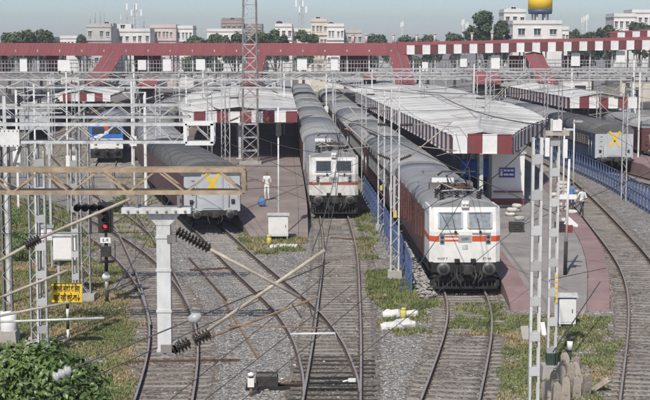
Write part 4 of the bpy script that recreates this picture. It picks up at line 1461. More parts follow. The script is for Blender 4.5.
q = pm_(33, 349); mast('pale batten mast left of the white cabinet rising from the grass', q.x + .55, q.y - .9, 7.2, 'batten', True, .36)
q = pm_(9, 342); m8 = mast('dark laced mast at the left margin on a white footing', q.x, q.y, 7.4, 'lattice', True, .34, matn='galv_dark')
m = MB(); m.tube([(0, 0, 0), (0, 0, 1.15)], .3, 12); m.build('footing', 'white_paint', m8)
q = pm_(97, 297); mast('slim pale mast beside the red signal', q.x - .9, q.y, 7.4, 'batten', True, .3)
FARM = [(-12.2, 106, 8), (-6.8, 101, 7.9), (-8.2, 117, 8.2), (-27.5, 104, 8), (-24.7, 120, 8), (-33, 116, 8), (-37, 135, 8.2), (-29.6, 158, 8), (-12.5, 150, 8.3), (-5.0, 160, 8.3),
        (2.9, 108, 8.2), (.9, 145, 8.2), (12.2, 118, 8.4), (15.5, 138, 8.5), (11.2, 100, 8.6), (20.9, 101, 7.5), (21.3, 140, 8.3), (25.8, 137, 8.5), (32.6, 150, 8.2), (36, 170, 8), (13, 176, 8.2), (-18, 174, 8.2), (-42, 160, 8), (4.0, 178, 8), (-26.5, 140, 8)]
FARM.sort(key=lambda v: v[0] / v[1])
NTH = ['first', 'second', 'third', 'fourth', 'fifth', 'sixth', 'seventh', 'eighth', 'ninth', 'tenth', 'eleventh', 'twelfth', 'thirteenth', 'fourteenth', 'fifteenth', 'sixteenth', 'seventeenth', 'eighteenth', 'nineteenth', 'twentieth', 'twenty first', 'twenty second', 'twenty third', 'twenty fourth', 'last']
for k, (x, y, h_) in enumerate(FARM):
    t = mast('slender pale lattice mast, ' + NTH[k] + ' from the left of the far ones', x, y, h_, near=False, group='far overhead line masts', base=False)
    cantilever(t, 1 if k % 2 else -1, 2.3)

# lattice floodlight tower
q = D(250.5, 160, 121)
t = thing('lattice_tower', 'tall square lattice tower rising out of the picture behind the middle platform', 'tower', (q.x, 121, .8))
H, w0, w1 = 22.0, .66, .44
cor = [(-1, -1), (1, -1), (1, 1), (-1, 1)]
for i, (a, b) in enumerate(cor):
    m = MB(); m.bar((a * w0, b * w0, 0), (a * w1, b * w1, H), .11); m.build('leg', 'galv_dark', t)
nb = 20
for k in range(nb):
    z0, z1 = H * k / nb, H * (k + 1) / nb
    ra, rb = w0 + (w1 - w0) * k / nb, w0 + (w1 - w0) * (k + 1) / nb
    m = MB()
    for i in range(4):
        a, b = cor[i], cor[(i + 1) % 4]
        m.bar((a[0] * ra, a[1] * ra, z0), (b[0] * rb, b[1] * rb, z1), .06, .03)
        m.bar((b[0] * ra, b[1] * ra, z0), (a[0] * rb, a[1] * rb, z1), .06, .03)
        m.bar((a[0] * rb, a[1] * rb, z1), (b[0] * rb, b[1] * rb, z1), .06)
    m.build('bracing', 'galv' if (k // 2) % 2 else 'red_roof' if k in (5, 6, 7) else 'galv', t)
m = MB(); m.box((0, 0, .1), (1.9, 1.9, .3)); m.build('foundation', 'concrete', t)

# overhead wires along the tracks
def ohe(label, path, y0, y1, spans, off=0.0):
    b = path.at(path.s_at_y(y0))
    t = thing('overhead_wire', label, 'overhead wire', (b.x, y0, 5.5), group='overhead wires along the tracks')
    yy = np.arange(y0, y1, 6.0)
    c = MB(); c.tube([(path.x_at(y) + off, y, 5.55) for y in yy], .012, 4); c.build('contact_wire', 'wire', t, True)
    def zc(y):
        ph = ((y - y0) % spans) / spans
        z = 6.95 - 0.55 * 4 * ph * (1 - ph)
        return z if y < 176 else max(5.85, z - (y - 176) * .06)
    c = MB(); c.tube([(path.x_at(y) + off, y, zc(y)) for y in np.arange(y0, y1, 3.0)], .012, 4); c.build('catenary_wire', 'wire', t, True)
    m = MB()
    for y in np.arange(y0 + 4.5, y1, 9.0):
        if y < 170: m.bar((path.x_at(y) + off, y, 5.55), (path.x_at(y) + off, y, zc(y)), .012)
    m.build('dropper', 'wire', t, True)
ohe('overhead wires above the middle track', T3, 26, 230, 36)
ohe('overhead wires above the track of the red striped locomotive', T4, 30, 230, 36)
ohe('overhead wires above the lower left curved track', T1, 30, 200, 40)
ohe('overhead wires above the curved left train', T2, 50, 230, 30)
ohe('overhead wires above the curved right track', T5, 30, 230, 32)
ohe('overhead wires above the train behind the blue fence', T6, 90, 230, 36)
def wire(label, pts, r=.012, n=5, sag=0.0):
    a = [Vector(p) for p in pts]
    out = []
    for p, q in zip(a, a[1:]):
        for k in range(8):
            t_ = k / 8; z = p.lerp(q, t_); z.z -= sag * 4 * t_ * (1 - t_); out.append(z)
    out.append(a[-1])
    m = MB(); m.tube(out, r, n)
    return tag(m.build('stay_wire', 'wire'), label, 'wire', 'loose wires strung across the yard')
wire('stay wire running from the bush insulator to the ball insulator', [D(71, 369, 24), D(190, 320, 25)], .014)
wire('stay wire running from the ball insulator towards the middle track', [D(200, 316, 25), D(330, 262, 28)], .012)
wire('dark diagonal wire crossing the lower left track by the drop arm', [D(-10, 425, 30), D(260, 300, 36)], .012)
wire('lowest of the dark diagonal wires left of the middle track', [D(170, 400, 36), D(335, 268, 44)], .012)
wire('middle one of the dark diagonal wires left of the middle track', [D(205, 400, 36), D(352, 285, 44)], .012)
wire('dark diagonal wire ending at the curved rails of the middle track', [D(240, 402, 36), D(372, 292, 44)], .012)
wire('thin wire slanting across the middle track to the loco windows', [D(315, 392, 40), D(545, 205, 62)], .012)
wire('thin wire from the batten mast over the platform front', [D(549, 280, 46.5), D(606, 268, 52)], .012)
wire('sloping cable from the mast foot up to the right platform edge', [D(553, 352, 46), D(600, 282, 56)], .022)
wire('thin wire slanting up over the pink platform to the curved track', [D(515, 228, 70), D(660, 168, 60)], .014)
wire('long tan feeder wire above the red striped locomotive', [D(330, 112, 80), D(560, 216, 58)], .022)
wire('feeder wire from the cross arm mast down over the shelter roof', [D(549, 122, 46.5), D(440, 205, 62)], .018, sag=.5)
wire('feeder wire from the cross arm mast to the upper left', [D(549, 126, 46.5), D(440, 95, 90), D(300, 75, 150)], .022, sag=.3)
wire('thin wire in front of the red roofed stairs at the left', [D(0, 155, 60), D(180, 95, 110)], .016)
wire('thin wire across the left yard above the signal', [D(-5, 234, 40), D(175, 232, 45)], .010)
wire('thin wire from the second left portal to the tower', [D(40, 140, 60), D(245, 70, 121)], .016)
wire('thin wire above the dull striped locomotive', [D(230, 215, 70), D(390, 150, 90)], .014)
wire('second thin wire above the dull striped locomotive', [D(235, 190, 75), D(400, 178, 85)], .014)
wire('thin wire hanging over the brown platform', [D(180, 150, 80), D(320, 205, 80)], .014)

# lamp and cable poles crowding the left yard
POLES = [(4, 96, 60, 7.4), (20, 90, 95, 6.6), (44, 84, 118, 6.9), (56, 100, 86, 6.4), (66, 72, 140, 8.2), (74, 92, 105, 6.6), (98, 80, 125, 7.6), (108, 95, 98, 6.9), (122, 66, 150, 8.4), (133, 86, 112, 7.2), (147, 78, 132, 7.6), (158, 92, 100, 7), (170, 70, 155, 8), (186, 76, 145, 7.8), (203, 68, 165, 8.1), (222, 74, 150, 8), (284, 72, 160, 8), (310, 74, 170, 7.6), (352, 78, 150, 7.5), (372, 70, 168, 8.2), (420, 66, 172, 8.4), (446, 72, 160, 7.8), (484, 64, 160, 8.6), (556, 68, 150, 8.4), (590, 62, 150, 8.8), (628, 60, 148, 9.0), (640, 72, 128, 8.6)]
ORDN = ['first', 'second', 'third', 'fourth', 'fifth', 'sixth', 'seventh', 'eighth', 'ninth', 'tenth', 'eleventh', 'twelfth', 'thirteenth', 'fourteenth', 'fifteenth', 'sixteenth', 'seventeenth', 'eighteenth', 'nineteenth', 'twentieth', 'twenty first', 'twenty second', 'twenty third', 'twenty fourth', 'twenty fifth', 'twenty sixth', 'last']
for k, (px, py, Y, h_) in enumerate(POLES):
    q = D(px, py, Y)
    # keep clear of the trains: slide sideways to the nearest gap between tracks
    x = q.x
    for T_ in (T0, T1, T1B, T2, T3, T4, T5, T6, T7):
        dx_ = x - T_.x_at(Y)
        if abs(dx_) < 2.05: x = T_.x_at(Y) + math.copysign(2.05, dx_)
    t = thing('yard_pole', 'slim pale steel pole, ' + ORDN[k] + ' from the left among the yard poles', 'pole', (x, Y, -.2), group='slim poles in the yard')
    m = MB(); m.bb(-.07, .07, -.05, .05, 0, q.z + .2); m.build('shaft', 'white_paint' if k % 3 else 'galv', t)
    z = q.z + .2
    m = MB()
    if k % 3 == 0: m.bar((-.8, 0, z - .5), (.8, 0, z - .5), .09); m.bar((-.8, 0, z - .5), (0, 0, z - 1.2), .05)
    elif k % 3 == 1: m.bar((0, 0, z - .3), (1.3, 0, z + .1), .07); m.bar((0, 0, z - 1.1), (1.3, 0, z - .1), .05)
    else: m.bar((-1.2, 0, z - .9), (1.0, 0, z - .9), .08); m.bar((-1.2, 0, z - 1.5), (1.0, 0, z - 1.5), .08)
    m.build('cross_arm', 'galv', t)
    for sx in (-.6, .6):
        m = MB(); insulator(m, (sx, 0, z - (.42 if k % 3 == 0 else .2 if k % 3 == 1 else .86)), (sx, 0, z + .05 - (.0 if k % 3 == 0 else -.1 if k % 3 == 1 else .5)), .09, 4, .03); m.build('insulator', 'insulator_brown', t)
    if k % 4 == 1:
        m = MB(); m.box((.0, -.14, z * .45), (.5, .18, .75)); m.build('switch_box', 'clean_white' if k % 8 == 1 else 'galv', t)
for k in range(20):
    x0, x1 = random.uniform(-10, 560), 0
    x1 = x0 + random.uniform(60, 220) * random.choice((1, 1, -1))
    Ya, Yb = random.uniform(80, 150), random.uniform(90, 175)
    a, b = D(x0, 45 + 1450 * random.uniform(2.4, 5.0) / Ya, Ya), D(x1, 45 + 1450 * random.uniform(2.4, 4.4) / Yb, Yb)
    m = MB(); m.tube([a.lerp(b, i / 8) - Vector((0, 0, .5 * 4 * (i / 8) * (1 - i / 8))) for i in range(9)], random.choice((.013, .018, .024)), 4)
    tag(m.build('span_wire', 'wire' if k % 3 else 'galv'), 'thin span wire sagging between the far masts and portals', 'wire', 'span wires between the far masts')

# ------------------------------------------------------------------ fences
def fence_posts(label, pts, H, step, z0=-.2, lean=0.55, pickets=True):
    path = catmull([Vector((x, y, 0)) for x, y in pts], step)
    t = thing('steel_fence', label, 'fence', (path[0].x, path[0].y, z0))
    pm = MB(); pm.bb(-.05, .05, -.05, .05, 0, H)
    PM = pm.mesh('post', 'blue_fence')
    bm_ = MB(); bm_.bar((0, 0, H * .72), (lean * 1.3, 0, .02), .05); BM_ = bm_.mesh('brace', 'blue_fence')
    pk = MB(); pk.bb(-.016, .016, -.02, .02, .15, H + .12); PK = pk.mesh('picket', 'blue_fence')
    npk = 0
    for a, b in zip(path, path[1:]):
        d = b - a
        rz = math.atan2(d.y, d.x)
        l = a - path[0]
        put('post', PM, t, (l.x, l.y, 0), rz)
        put('brace', BM_, t, (l.x, l.y, 0), rz - math.pi / 2)
        m = MB()
        for z in (.25, H * .55, H - .05): m.bar(a + Vector((0, 0, z0 + z)), b + Vector((0, 0, z0 + z)), .05, .06)
        m.build('rail', 'blue_fence', t, True)
        k = max(2, int(d.length / .55))
        for i in range(1, k):
            if npk < 295 and pickets:
                p = a.lerp(b, i / k) - path[0]; put('picket', PK, t, (p.x, p.y, 0), rz); npk += 1
    return t
fence_posts('dark blue steel fence between the curved track and the far grey coach', [(20.7, 84), (21.0, 95), (21.5, 110), (21.4, 125), (21.0, 145)], 1.75, 1.15, pickets=False)
fence_posts('dark blue steel fence between the two locomotives', [(3.78, 63.0), (3.72, 74), (3.3, 88), (2.75, 104)], 1.5, 1.7, lean=-.3)
# a mound of pipes and crates along that fence
# ------------------------------------------------------------------ cabinets and signs
def cabinet(label, x, y, w, d, h, z0=-.2, leg=.25, pole=0.0, blue=False, cat='cabinet'):
    t = thing('equipment_cabinet', label, cat, (x, y, z0))
    m = MB(); m.bb(-w / 2, w / 2, -d / 2, d / 2, leg, leg + h); m.build('body', 'clean_white', t)
    m = MB(); m.prism([(-d / 2 - .08, leg + h), (d / 2 + .08, leg + h), (d / 2 + .08, leg + h + .05), (0, leg + h + .14), (-d / 2 - .08, leg + h + .05)], -w / 2 - .08, w / 2 + .08, 'x'); m.build('rain_hood', 'galv', t)
    m = MB(); m.bb(-w / 2 + .05, w / 2 - .05, -d / 2 - .02, -d / 2, leg + .08, leg + h - .06)
    dr = m.build('door', 'white_paint' if not blue else 'clean_white', t)
    m = MB(); m.box((w / 2 - .14, -d / 2 - .035, leg + h * .5), (.03, .03, .14)); m.build('handle', 'dark_iron', dr)
    for sx in (-1, 1):
        for sy in (-1, 1):
            m = MB(); m.bb(sx * (w / 2 - .06) - .03, sx * (w / 2 - .06) + .03, sy * (d / 2 - .06) - .03, sy * (d / 2 - .06) + .03, 0, leg)
            m.build('leg', 'galv', t)
    if pole:
        m = MB(); m.tube([(0, d / 2, 0), (0, d / 2, pole)], .045, 8); m.build('pole', 'white_paint', t)
    return t
q = P(278.5, 240, -.2); c1 = cabinet('white signalling cabinet with a tall pole at the end of the brown platform', q.x, q.y, 1.1, .6, 1.15, pole=7.4)
m = MB(); m.box((.02, .3, 6.2), (.3, .3, .75)); m.build('lamp_box', 'dark_iron', c1)
q = P(61, 300, -.2); c2 = thing('equipment_cabinet', 'white cabinet raised on a grey post left of the slim mast', 'cabinet', (q.x, q.y + 1.5, -.2))
m = MB(); m.bb(-.52, .52, -.3, .3, 1.55, 2.6); m.build('body', 'clean_white', c2)
m = MB(); m.bb(-.46, .46, -.325, -.3, 1.6, 2.54); dr = m.build('door', 'clean_white', c2)
m = MB(); m.box((.3, -.335, 2.1), (.03, .03, .14)); m.build('handle', 'dark_iron', dr)
m = MB(); m.bb(-.6, .6, -.38, .38, 2.602, 2.69); m.build('rain_hood', 'galv', c2)
m = MB(); m.bar((-.35, 0, 0), (-.35, 0, 1.55), .1); m.bar((.35, 0, 0), (.35, 0, 1.55), .1); m.build('stand', 'galv', c2)
q = P(48, 268, -.2); cabinet('small white box on legs behind the raised cabinet', q.x, q.y, .55, .4, .6, leg=1.4)
q = P(566, 326, -.2); c3 = cabinet('white cabinet with blue edge in front of the pink platform end', q.x, q.y, .66, .5, 1.05, leg=.12)
m = MB(); m.bb(-.35, -.325, -.27, -.25, .14, 1.16); m.bb(-.35, .35, -.27, -.255, 1.12, 1.17); m.build('trim', 'blue_sign', c3)
q = D(71, 161, 92); t = thing('notice_board', 'plain white board on two posts in the left yard', 'sign', (q.x, 92, -.2))
m = MB(); m.bb(-.32, .32, -.03, .0, q.z + .2 - .35, q.z + .2 + .35); m.build('board', 'clean_white', t)
for s in (-.25, .25):
    m = MB(); m.bar((s, .03, 0), (s, .03, q.z + .5), .05); m.build('post', 'galv', t)

# yellow sign with two lines of dark lettering
q = P(68, 350, -.2)
t = thing('warning_sign', 'yellow sign with two lines of dark Hindi lettering on a striped post', 'sign', (q.x, q.y, -.2))
zc = D(67, 293, q.y).z + .2
m = MB(); m.bb(-.54, .54, -.03, .0, zc - .36, zc + .36); bd = m.build('board', 'yellow', t)
m = MB()
for a, b, c, d in ((-.54, .54, .335, .36), (-.54, .54, -.36, -.335)): m.bb(a, b, -.036, -.03, zc + c, zc + d)
m.build('border', 'ink', bd)
for txt, dz in (('बिजली लोको के लिए', .15), ('यहाँ नहीं छूटे-वा↓', -.17)):
    txt = txt.replace('बि', 'िब').replace('लि', 'िल')
    me = text_mesh(txt, .3, 'ink', .004, bold=.008)
    xx = [v.co.x for v in me.vertices]
    sc_ = .94 / max(.01, max(xx) - min(xx))
    for v in me.vertices:
        v.co.x = (v.co.x - (max(xx) + min(xx)) / 2) * sc_
    o = put('lettering', me, bd, (0, -.04, zc + dz), rx=math.pi / 2)
bd.rotation_euler = (0, 0, 0)
for k in range(5):
    m = MB(); m.tube([(0, .05, k * (zc - .2) / 5), (0, .05, (k + 1) * (zc - .2) / 5)], .05, 8); m.build('post_band', 'white_paint' if k % 2 else 'ink', t)
m = MB(); m.tube([(0, .05, zc - .25), (0, .05, zc + .34)], .045, 8); m.build('post_top', 'galv_dark', t)

# colour light signal
q = P(107, 303, -.2)
t = thing('colour_light_signal', 'black and white signal post showing a red light left of the drop arm', 'signal', (q.x, q.y, -.2))
for k, (a, b, c) in enumerate(((0, .55, 'ink'), (.55, 1.35, 'white_paint'), (1.35, 2.6, 'ink'))):
    m = MB(); m.tube([(0, 0, a), (0, 0, b)], .075, 10); m.build('post', c, t)
m = MB(); m.tube([(0, -.1, 1.15), (0, -.13, 1.15)], .17, 12); m.build('disc', 'white_paint', t)
m = MB(); m.bb(-.22, .22, -.16, -.13, 2.58, 2.82); pl = m.build('name_plate', 'clean_white', t)
m = MB(); m.bb(-.12, -.06, -.166, -.16, 2.63, 2.77); m.bb(-.03, .0, -.166, -.16, 2.63, 2.67); m.bb(.04, .12, -.166, -.16, 2.66, 2.77)
tag(m.build('lettering', 'galv_dark', pl), kind='stuff')
m = MB(); m.box((0, -.05, 2.2), (.4, .3, .4)); m.tube([(0, 0, 2.6), (0, 0, 3.1)], .06, 8); m.build('junction_box', 'dark_iron', t)
m = MB(); m.bb(-.2, .2, -.12, .12, 3.05, 4.15); hd = m.build('signal_head', 'ink', t)
for z in (3.3, 3.6, 3.9):
    m = MB(); m.tube([(0, -.12, z), (0, -.36, z - .03)], .12, 10, False); m.build('hood', 'ink', hd)
    m = MB(); m.tube([(0, -.11, z), (0, -.15, z)], .095, 10); m.build('lens', 'signal_red' if z == 3.3 else 'glass_dark', hd)
m = MB(); m.bb(-.32, .32, -.02, 0, 3.0, 4.3); m.build('backing_board', 'ink', hd)
m = MB(); m.bb(-.3, .3, .05, .5, 1.7, 1.75)
for s in (-.3, .3): m.bar((s, .5, 1.75), (s, .5, 2.6), .03)
m.build('service_step', 'dark_iron', t)
# row of round lamps on the slim mast
q = D(90, 207, 58)
t = thing('junction_indicator', 'row of four round black lamp hoods on a bar beside the slim mast', 'signal', (q.x, 58, q.z - .3))
m = MB(); m.bb(-.62, .62, .0, .08, .22, .38); m.bb(-.05, .05, .02, .08, -.8, .3); m.build('bar', 'dark_iron', t)
for k in range(4):
    m = MB(); m.tube([(-.48 + k * .32, .0, .3), (-.48 + k * .32, -.3, .27)], .145, 12, False); m.tube([(-.48 + k * .32, .0, .3), (-.48 + k * .32, -.05, .3)], .14, 12); m.build('lamp_hood', 'ink', t)

# ------------------------------------------------------------------ platform fittings
q = P(506, 204, .8)
t = thing('kiosk', 'white kiosk with small blue sign under the shelter beside the locomotive roof', 'kiosk', (q.x, q.y, .8))
m = MB(); m.bb(-1.0, 1.0, -.9, .9, 0, 3.2); m.build('walls', 'clean_white', t)
m = MB(); m.bb(-1.1, 1.1, -1.0, 1.0, 3.2, 3.32); m.build('roof', 'galv', t)
m = MB(); m.bb(-.55, .4, -.96, -.9, 1.75, 2.35); sg = m.build('sign_board', 'blue_sign', t)
m = MB()
for z, seq in ((2.18, ((-.3, -.12), (-.08, .1), (.14, .32))), (1.93, ((-.3, .02), (.06, .32)))):
    for a, b in seq: m.bb(a, b, -.968, -.96, z - .06, z + .06)
m.bb(-.5, -.36, -.968, -.96, 1.84, 2.26)
tag(m.build('lettering', 'clean_white', sg), kind='stuff')
m = MB(); m.bb(-.9, .9, -1.25, -.9, .85, .92); m.build('counter', 'red_panel', t)
m = MB(); m.bb(-1.0, 1.0, -.93, -.9, 0.05, .45); m.build('plinth_band', 'red_panel', t)
q = P(477, 193, .8)
t = thing('tarpaulin_stall', 'stall under bright blue tarpaulin behind the locomotive pantograph', 'stall', (q.x, q.y + 1.5, .8))
m = MB(); m.bb(-.75, .75, -.6, .6, .1, 2.0); m.build('goods', 'dark_inside', t)
m = MB()
n = 8
for j in range(n + 1):
    for i in range(n + 1):
        u, v = i / n - .5, j / n - .5
        m.v.append((u * 2.0, -.68 - .05 * mnoise.noise(Vector((u * 6, v * 6, 0))) if j < 5 else -.68 + (j - 5) * .42, (1.0 + 1.15 * j / 5 if j < 5 else 2.12 + .05 * mnoise.noise(Vector((u * 5, v * 9, 3))))))
for j in range(n):
    for i in range(n):
        m.f.append([j * (n + 1) + i, j * (n + 1) + i + 1, (j + 1) * (n + 1) + i + 1, (j + 1) * (n + 1) + i]); m.mi.append(0); m.sm.append(True)
m.build('tarpaulin', 'blue_tarp', t)
# heaps of white sacks
def sack_mesh(seed, L=.8, w=.5, h=.28):
    m = MB()
    n, k = 10, 6
    rows = []
    for j in range(1, k):
        f = math.pi * j / k
        for i in range(n):
            a = 2 * math.pi * i / n
            d = 1 + .16 * mnoise.noise(Vector((math.cos(a) * 1.3 + seed, math.sin(a) * 1.3, f)))
            e = lambda v: math.copysign(abs(v) ** .65, v)
            m.v.append((e(math.sin(f)) * e(math.cos(a)) * L / 2 * d, e(math.sin(f)) * e(math.sin(a)) * w / 2 * d, h / 2 + e(math.cos(f)) * h / 2 * d))
    for j in range(k - 2):
        for i in range(n):
            m.f.append([j * n + i, j * n + (i + 1) % n, (j + 1) * n + (i + 1) % n, (j + 1) * n + i]); m.mi.append(0); m.sm.append(True)
    m.f.append(list(range(n))); m.mi.append(0); m.sm.append(True)
    m.f.append([(k - 2) * n + i for i in range(n)][::-1]); m.mi.append(0); m.sm.append(True)
    return m
SACK = [sack_mesh(s, .62, .42, .26).mesh('sack', 'sack') for s in (0, 3, 7)]
i = 0
for px, py, lv in ((561, 192, 3), (566, 200, 3), (556, 200, 2), (571, 207, 2), (563, 211, 2), (573, 197, 2), (566, 222, 1), (572, 214, 1), (511, 216, 2), (516, 212, 2), (520, 220, 1)):
    for k in range(lv):
        q = P(px, py, .8)
        o = put('sack', SACK[i % 3], None, (q.x + random.uniform(-.1, .1), q.y + random.uniform(-.15, .15), .79 + k * .25), random.uniform(-.6, .6))
        tag(o, 'bulging pale sack in the heaps on the right platform', 'sack', 'pale sacks heaped on the right platform')
        i += 1
for px, py, lab in ((516, 233, 'dark low crate near the left edge of the pink platform'), (562, 233, 'dark low crate behind the striped platform post')):
    q = P(px, py, .72)
    t = thing('crate', lab, 'crate', (q.x, q.y, ramp(58.8, 72, .12, .8)(q.y)))
    m = MB(); m.bb(-.36, .36, -.28, .28, .04, .5); m.build('core', 'dark_inside', t)
    for k in range(4):
        m = MB(); m.bb(-.4, .4, -.325, -.285, .03 + k * .125, .13 + k * .125); m.build('slat', 'dark_iron', t)
# lamp post with a black foot on the pink platform
q = P(565, 277, .3); zq = ramp(58.8, 72, .12, .8)(q.y)
t = thing('lamp_post', 'white platform post with a black foot and red and white signs', 'lamp post', (q.x, q.y, zq))
m = MB(); m.tube([(0, 0, 0), (0.02, 0, 1.5)], .085, 10); m.build('foot', 'ink', t)
m = MB(); m.tube([(0.02, 0, 1.5), (.1, 0, 5.2)], [.075, .05], 10); m.build('shaft', 'white_paint', t)
m = MB(); m.prism([(-.1, 2.3), (.5, 2.15), (.55, 2.25), (.1, 2.65)], -.03, .0, 'y'); m.build('white_pennant', 'clean_white', t)
m = MB(); m.bb(-.05, .3, -.06, -.04, 1.9, 2.25); m.build('red_plate', 'red_panel', t)
m = MB(); m.bb(-.3, .45, -.03, .0, 3.4, 3.62); m.build('shelf_plate', 'clean_white', t)
q = P(570, 208, .8)
for k, (px, py) in enumerate(((563, 212), (573, 196))):
    q = P(px, py, .8); t = thing('lamp_post', ('slim white striped post beside the sacks', 'second slim white post farther along the right platform')[k], 'lamp post', (q.x, q.y, .8))
    m = MB(); m.tube([(0, 0, 0), (0, 0, 5.0)], .05, 8); m.build('shaft', 'white_paint', t); m = MB(); m.box((.25, -.05, 4.9), (.55, .16, .12)); m.build('lamp_head', 'galv', t)

q = P(262, 206, .8)
t = thing('bag', 'blue bag standing at the feet of the person in white', 'bag', (q.x, q.y, .8))
m = sack_mesh(5, .5, .3, .5); m.build('bag_body', 'shirt_blue', t)
m = MB(); m.tube([(-.12, 0, .46), (-.08, 0, .62), (.08, 0, .62), (.12, 0, .46)], .015, 6); m.build('handle', 'ink', t)

# ------------------------------------------------------------------ ground clutter
# point machine and its white-headed indicator
q = P(268, 388, -.2)
t = thing('point_machine', 'dark point machine lying on the ballast left of the middle track', 'point machine', (q.x, q.y, -.2))
m = MB(); m.bb(-.38, .32, -.2, .2, .08, .42); m.prism([(-.2, .42), (.2, .42), (.15, .5), (-.15, .5)], -.36, .3, 'x'); m.build('case', 'dark_iron', t)
m = MB(); m.bb(-.7, .7, -.3, -.18, .0, .1); m.bb(-.7, .7, .18, .3, .0, .1); m.build('mounting_bar', 'black_under', t)
m = MB(); m.tube([(.3, 0, .15), (1.25, .05, .1)], .03, 6); m.tube([(.3, .12, .12), (1.15, .3, .08)], .03, 6); m.build('drive_rod', 'rust_dark', t)
m = MB(); m.tube([(-.3, -.22, .05), (-.32, -.4, .3), (-.3, -.36, .02)], .025, 6); m.build('cable', 'rust', t)
q = P(251, 396, -.2)
t = thing('point_indicator', 'small white headed indicator standing beside the point machine', 'indicator', (q.x, q.y, -.2))
m = MB(); m.tube([(0, 0, 0), (0, 0, .3)], .05, 8); m.build('stem', 'rust', t)
m = MB(); m.bb(-.1, .1, -.09, .09, .3, .58); m.build('lamp_case', 'clean_white', t)
m = MB(); m.tube([(0, 0, .58), (0, 0, .64)], .07, 8); m.build('neck', 'ink', t)
m = MB(); m.tube([(0, 0, .64), (0, 0, .72), (0, 0, .75)], [.11, .1, .03], 10); m.build('cap', 'clean_white', t)
q = P(352, 382, -.17)
t = thing('stretcher_bracket', 'white painted bracket on the black sleepers of the middle track', 'bracket', (q.x, q.y, -.17))
m = MB(); m.bb(-.12, .12, -.06, .06, .0, .12); m.tube([(-.12, 0, .06), (-.3, -.05, .02)], .03, 6); m.build('arm', 'clean_white', t)
# greasy boards and stretcher bars across the middle track
for k, y in enumerate((44.9, 45.7, 46.4)):
    m = MB(); x0 = T3.x_at(y); m.bb(x0 - .8, x0 + .8, y - .05, y + .05, -.155, -.115)
    tag(m.build('stretcher_bar', 'black_under'), ('nearest', 'second', 'farthest')[k] + ' black stretcher bar between the rails of the middle track', 'stretcher bar', 'stretcher bars of the middle turnout')
# white painted concrete lumps by the grassy patch
def rough_block(seed, L, w, h):
    rn = random.Random(seed); m = MB()
    xs_ = [-.5, -.28, -.05, .2, .38, .5]
    for x in xs_:
        e = 1 - .25 * (abs(x) > .45)
        for y, z in ((-.5, 0), (-.52, .55), (-.3, 1), (.3, 1), (.5, .6), (.5, 0)):
            m.v.append(((x + rn.uniform(-.05, .05)) * L, y * w * e * rn.uniform(.8, 1.15), z * h * e * rn.uniform(.7, 1.1)))
    n = len(xs_)
    for i in range(n - 1):
        for j in range(6): m.f.append([i * 6 + j, i * 6 + (j + 1) % 6, (i + 1) * 6 + (j + 1) % 6, (i + 1) * 6 + j]); m.mi.append(0); m.sm.append(False)
    m.f.append([0, 1, 2, 3, 4, 5]); m.f.append([(n - 1) * 6 + k for k in (5, 4, 3, 2, 1, 0)]); m.mi += [0, 0]; m.sm += [False, False]
    return m.mesh('concrete_lump', 'lime_wash')
LUMP = [rough_block(s, 1.0, .42, .34) for s in (11, 14, 19, 23)]
for k, (px, py, L, lab) in enumerate(((392, 316, .7, 'white painted stone left of the yellow stub'), (408, 315.5, .85, 'white painted stone right of the yellow stub'), (391, 328, .8, 'blunt white painted block left of the lower pair'), (404, 326, .9, 'pointed white painted block right of the lower pair'))):
    q = P(px, py, -.2); tag(put('painted_stone', LUMP[k], None, (q.x, q.y, -.24), .1 * (k - 1), (L, 1, .9)), lab, 'stone', 'white painted stones by the grass')
q = P(403, 320, -.2); m = MB(); m.tube([(q.x, q.y, -.25), (q.x + .02, q.y, .22)], .12, 10); m.tube([(q.x + .02, q.y, .22), (q.x + .02, q.y, .3)], [.13, .08], 10)
tag(m.build('marker_stub', 'yellow_dull'), 'yellow stub post among the white painted stones', 'marker post')
q = P(269, 246, -.2); m = MB(); m.tube([(q.x, q.y, -.25), (q.x, q.y, .3)], .13, 10); m.tube([(q.x, q.y, .3), (q.x, q.y, .42)], [.15, .1], 10)
tag(m.build('marker_stub', 'yellow_dull'), 'yellow stub post at the foot of the signalling cabinet', 'marker post')
for k in range(9):
    q = P(272 + k * 3, 247.5 + random.uniform(-.6, .6), -.2)
    tag(put('kerb_stone', LUMP[k % 4], None, (q.x, q.y, -.26), random.uniform(-.3, .3), (.2, .6, .75)), 'small white stone in the row before the signalling cabinet', 'stone', 'row of white stones before the cabinet')
# heap of concrete blocks at the foot of the batten mast
BL = MB()
BL.prism([(-.14, 0), (.14, 0), (.12, .72), (.09, .85), (.03, .92), (-.03, .92), (-.09, .85), (-.12, .72)], -.08, .08, 'y')
BL.prism([(-.05, .3), (.05, .3), (.045, .62), (-.045, .62)], -.1, -.08, 'y'); BL.tube([(-.05, 0, .9), (-.05, 0, 1.0), (.05, 0, 1.0), (.05, 0, .9)], .014, 6)
BL = BL.mesh('concrete_block', 'concrete_tan')
i = 0
for px, py, rx, rz in ((553, 396, .2, .1), (562, 391, -.1, .4), (571, 386, .15, -.2), (580, 384, -.4, .6), (576, 398, .1, .1), (566, 402, -.1, -.3), (585, 396, .3, .2), (556, 408, .1, .1), (590, 390, .9, 1.0), (548, 404, -.3, .3), (560, 382, .35, .2), (568, 378, -.25, .5), (577, 376, .2, -.4)):
    q = P(px, py, -.2); o = put('concrete_block', BL, None, (q.x, q.y, -.26), rz, rx=rx, scale=(1, 1, .8 + .2 * random.random()))
    tag(o, 'round topped concrete block in the heap at the foot of the batten mast', 'concrete block', 'concrete blocks heaped by the batten mast'); i += 1
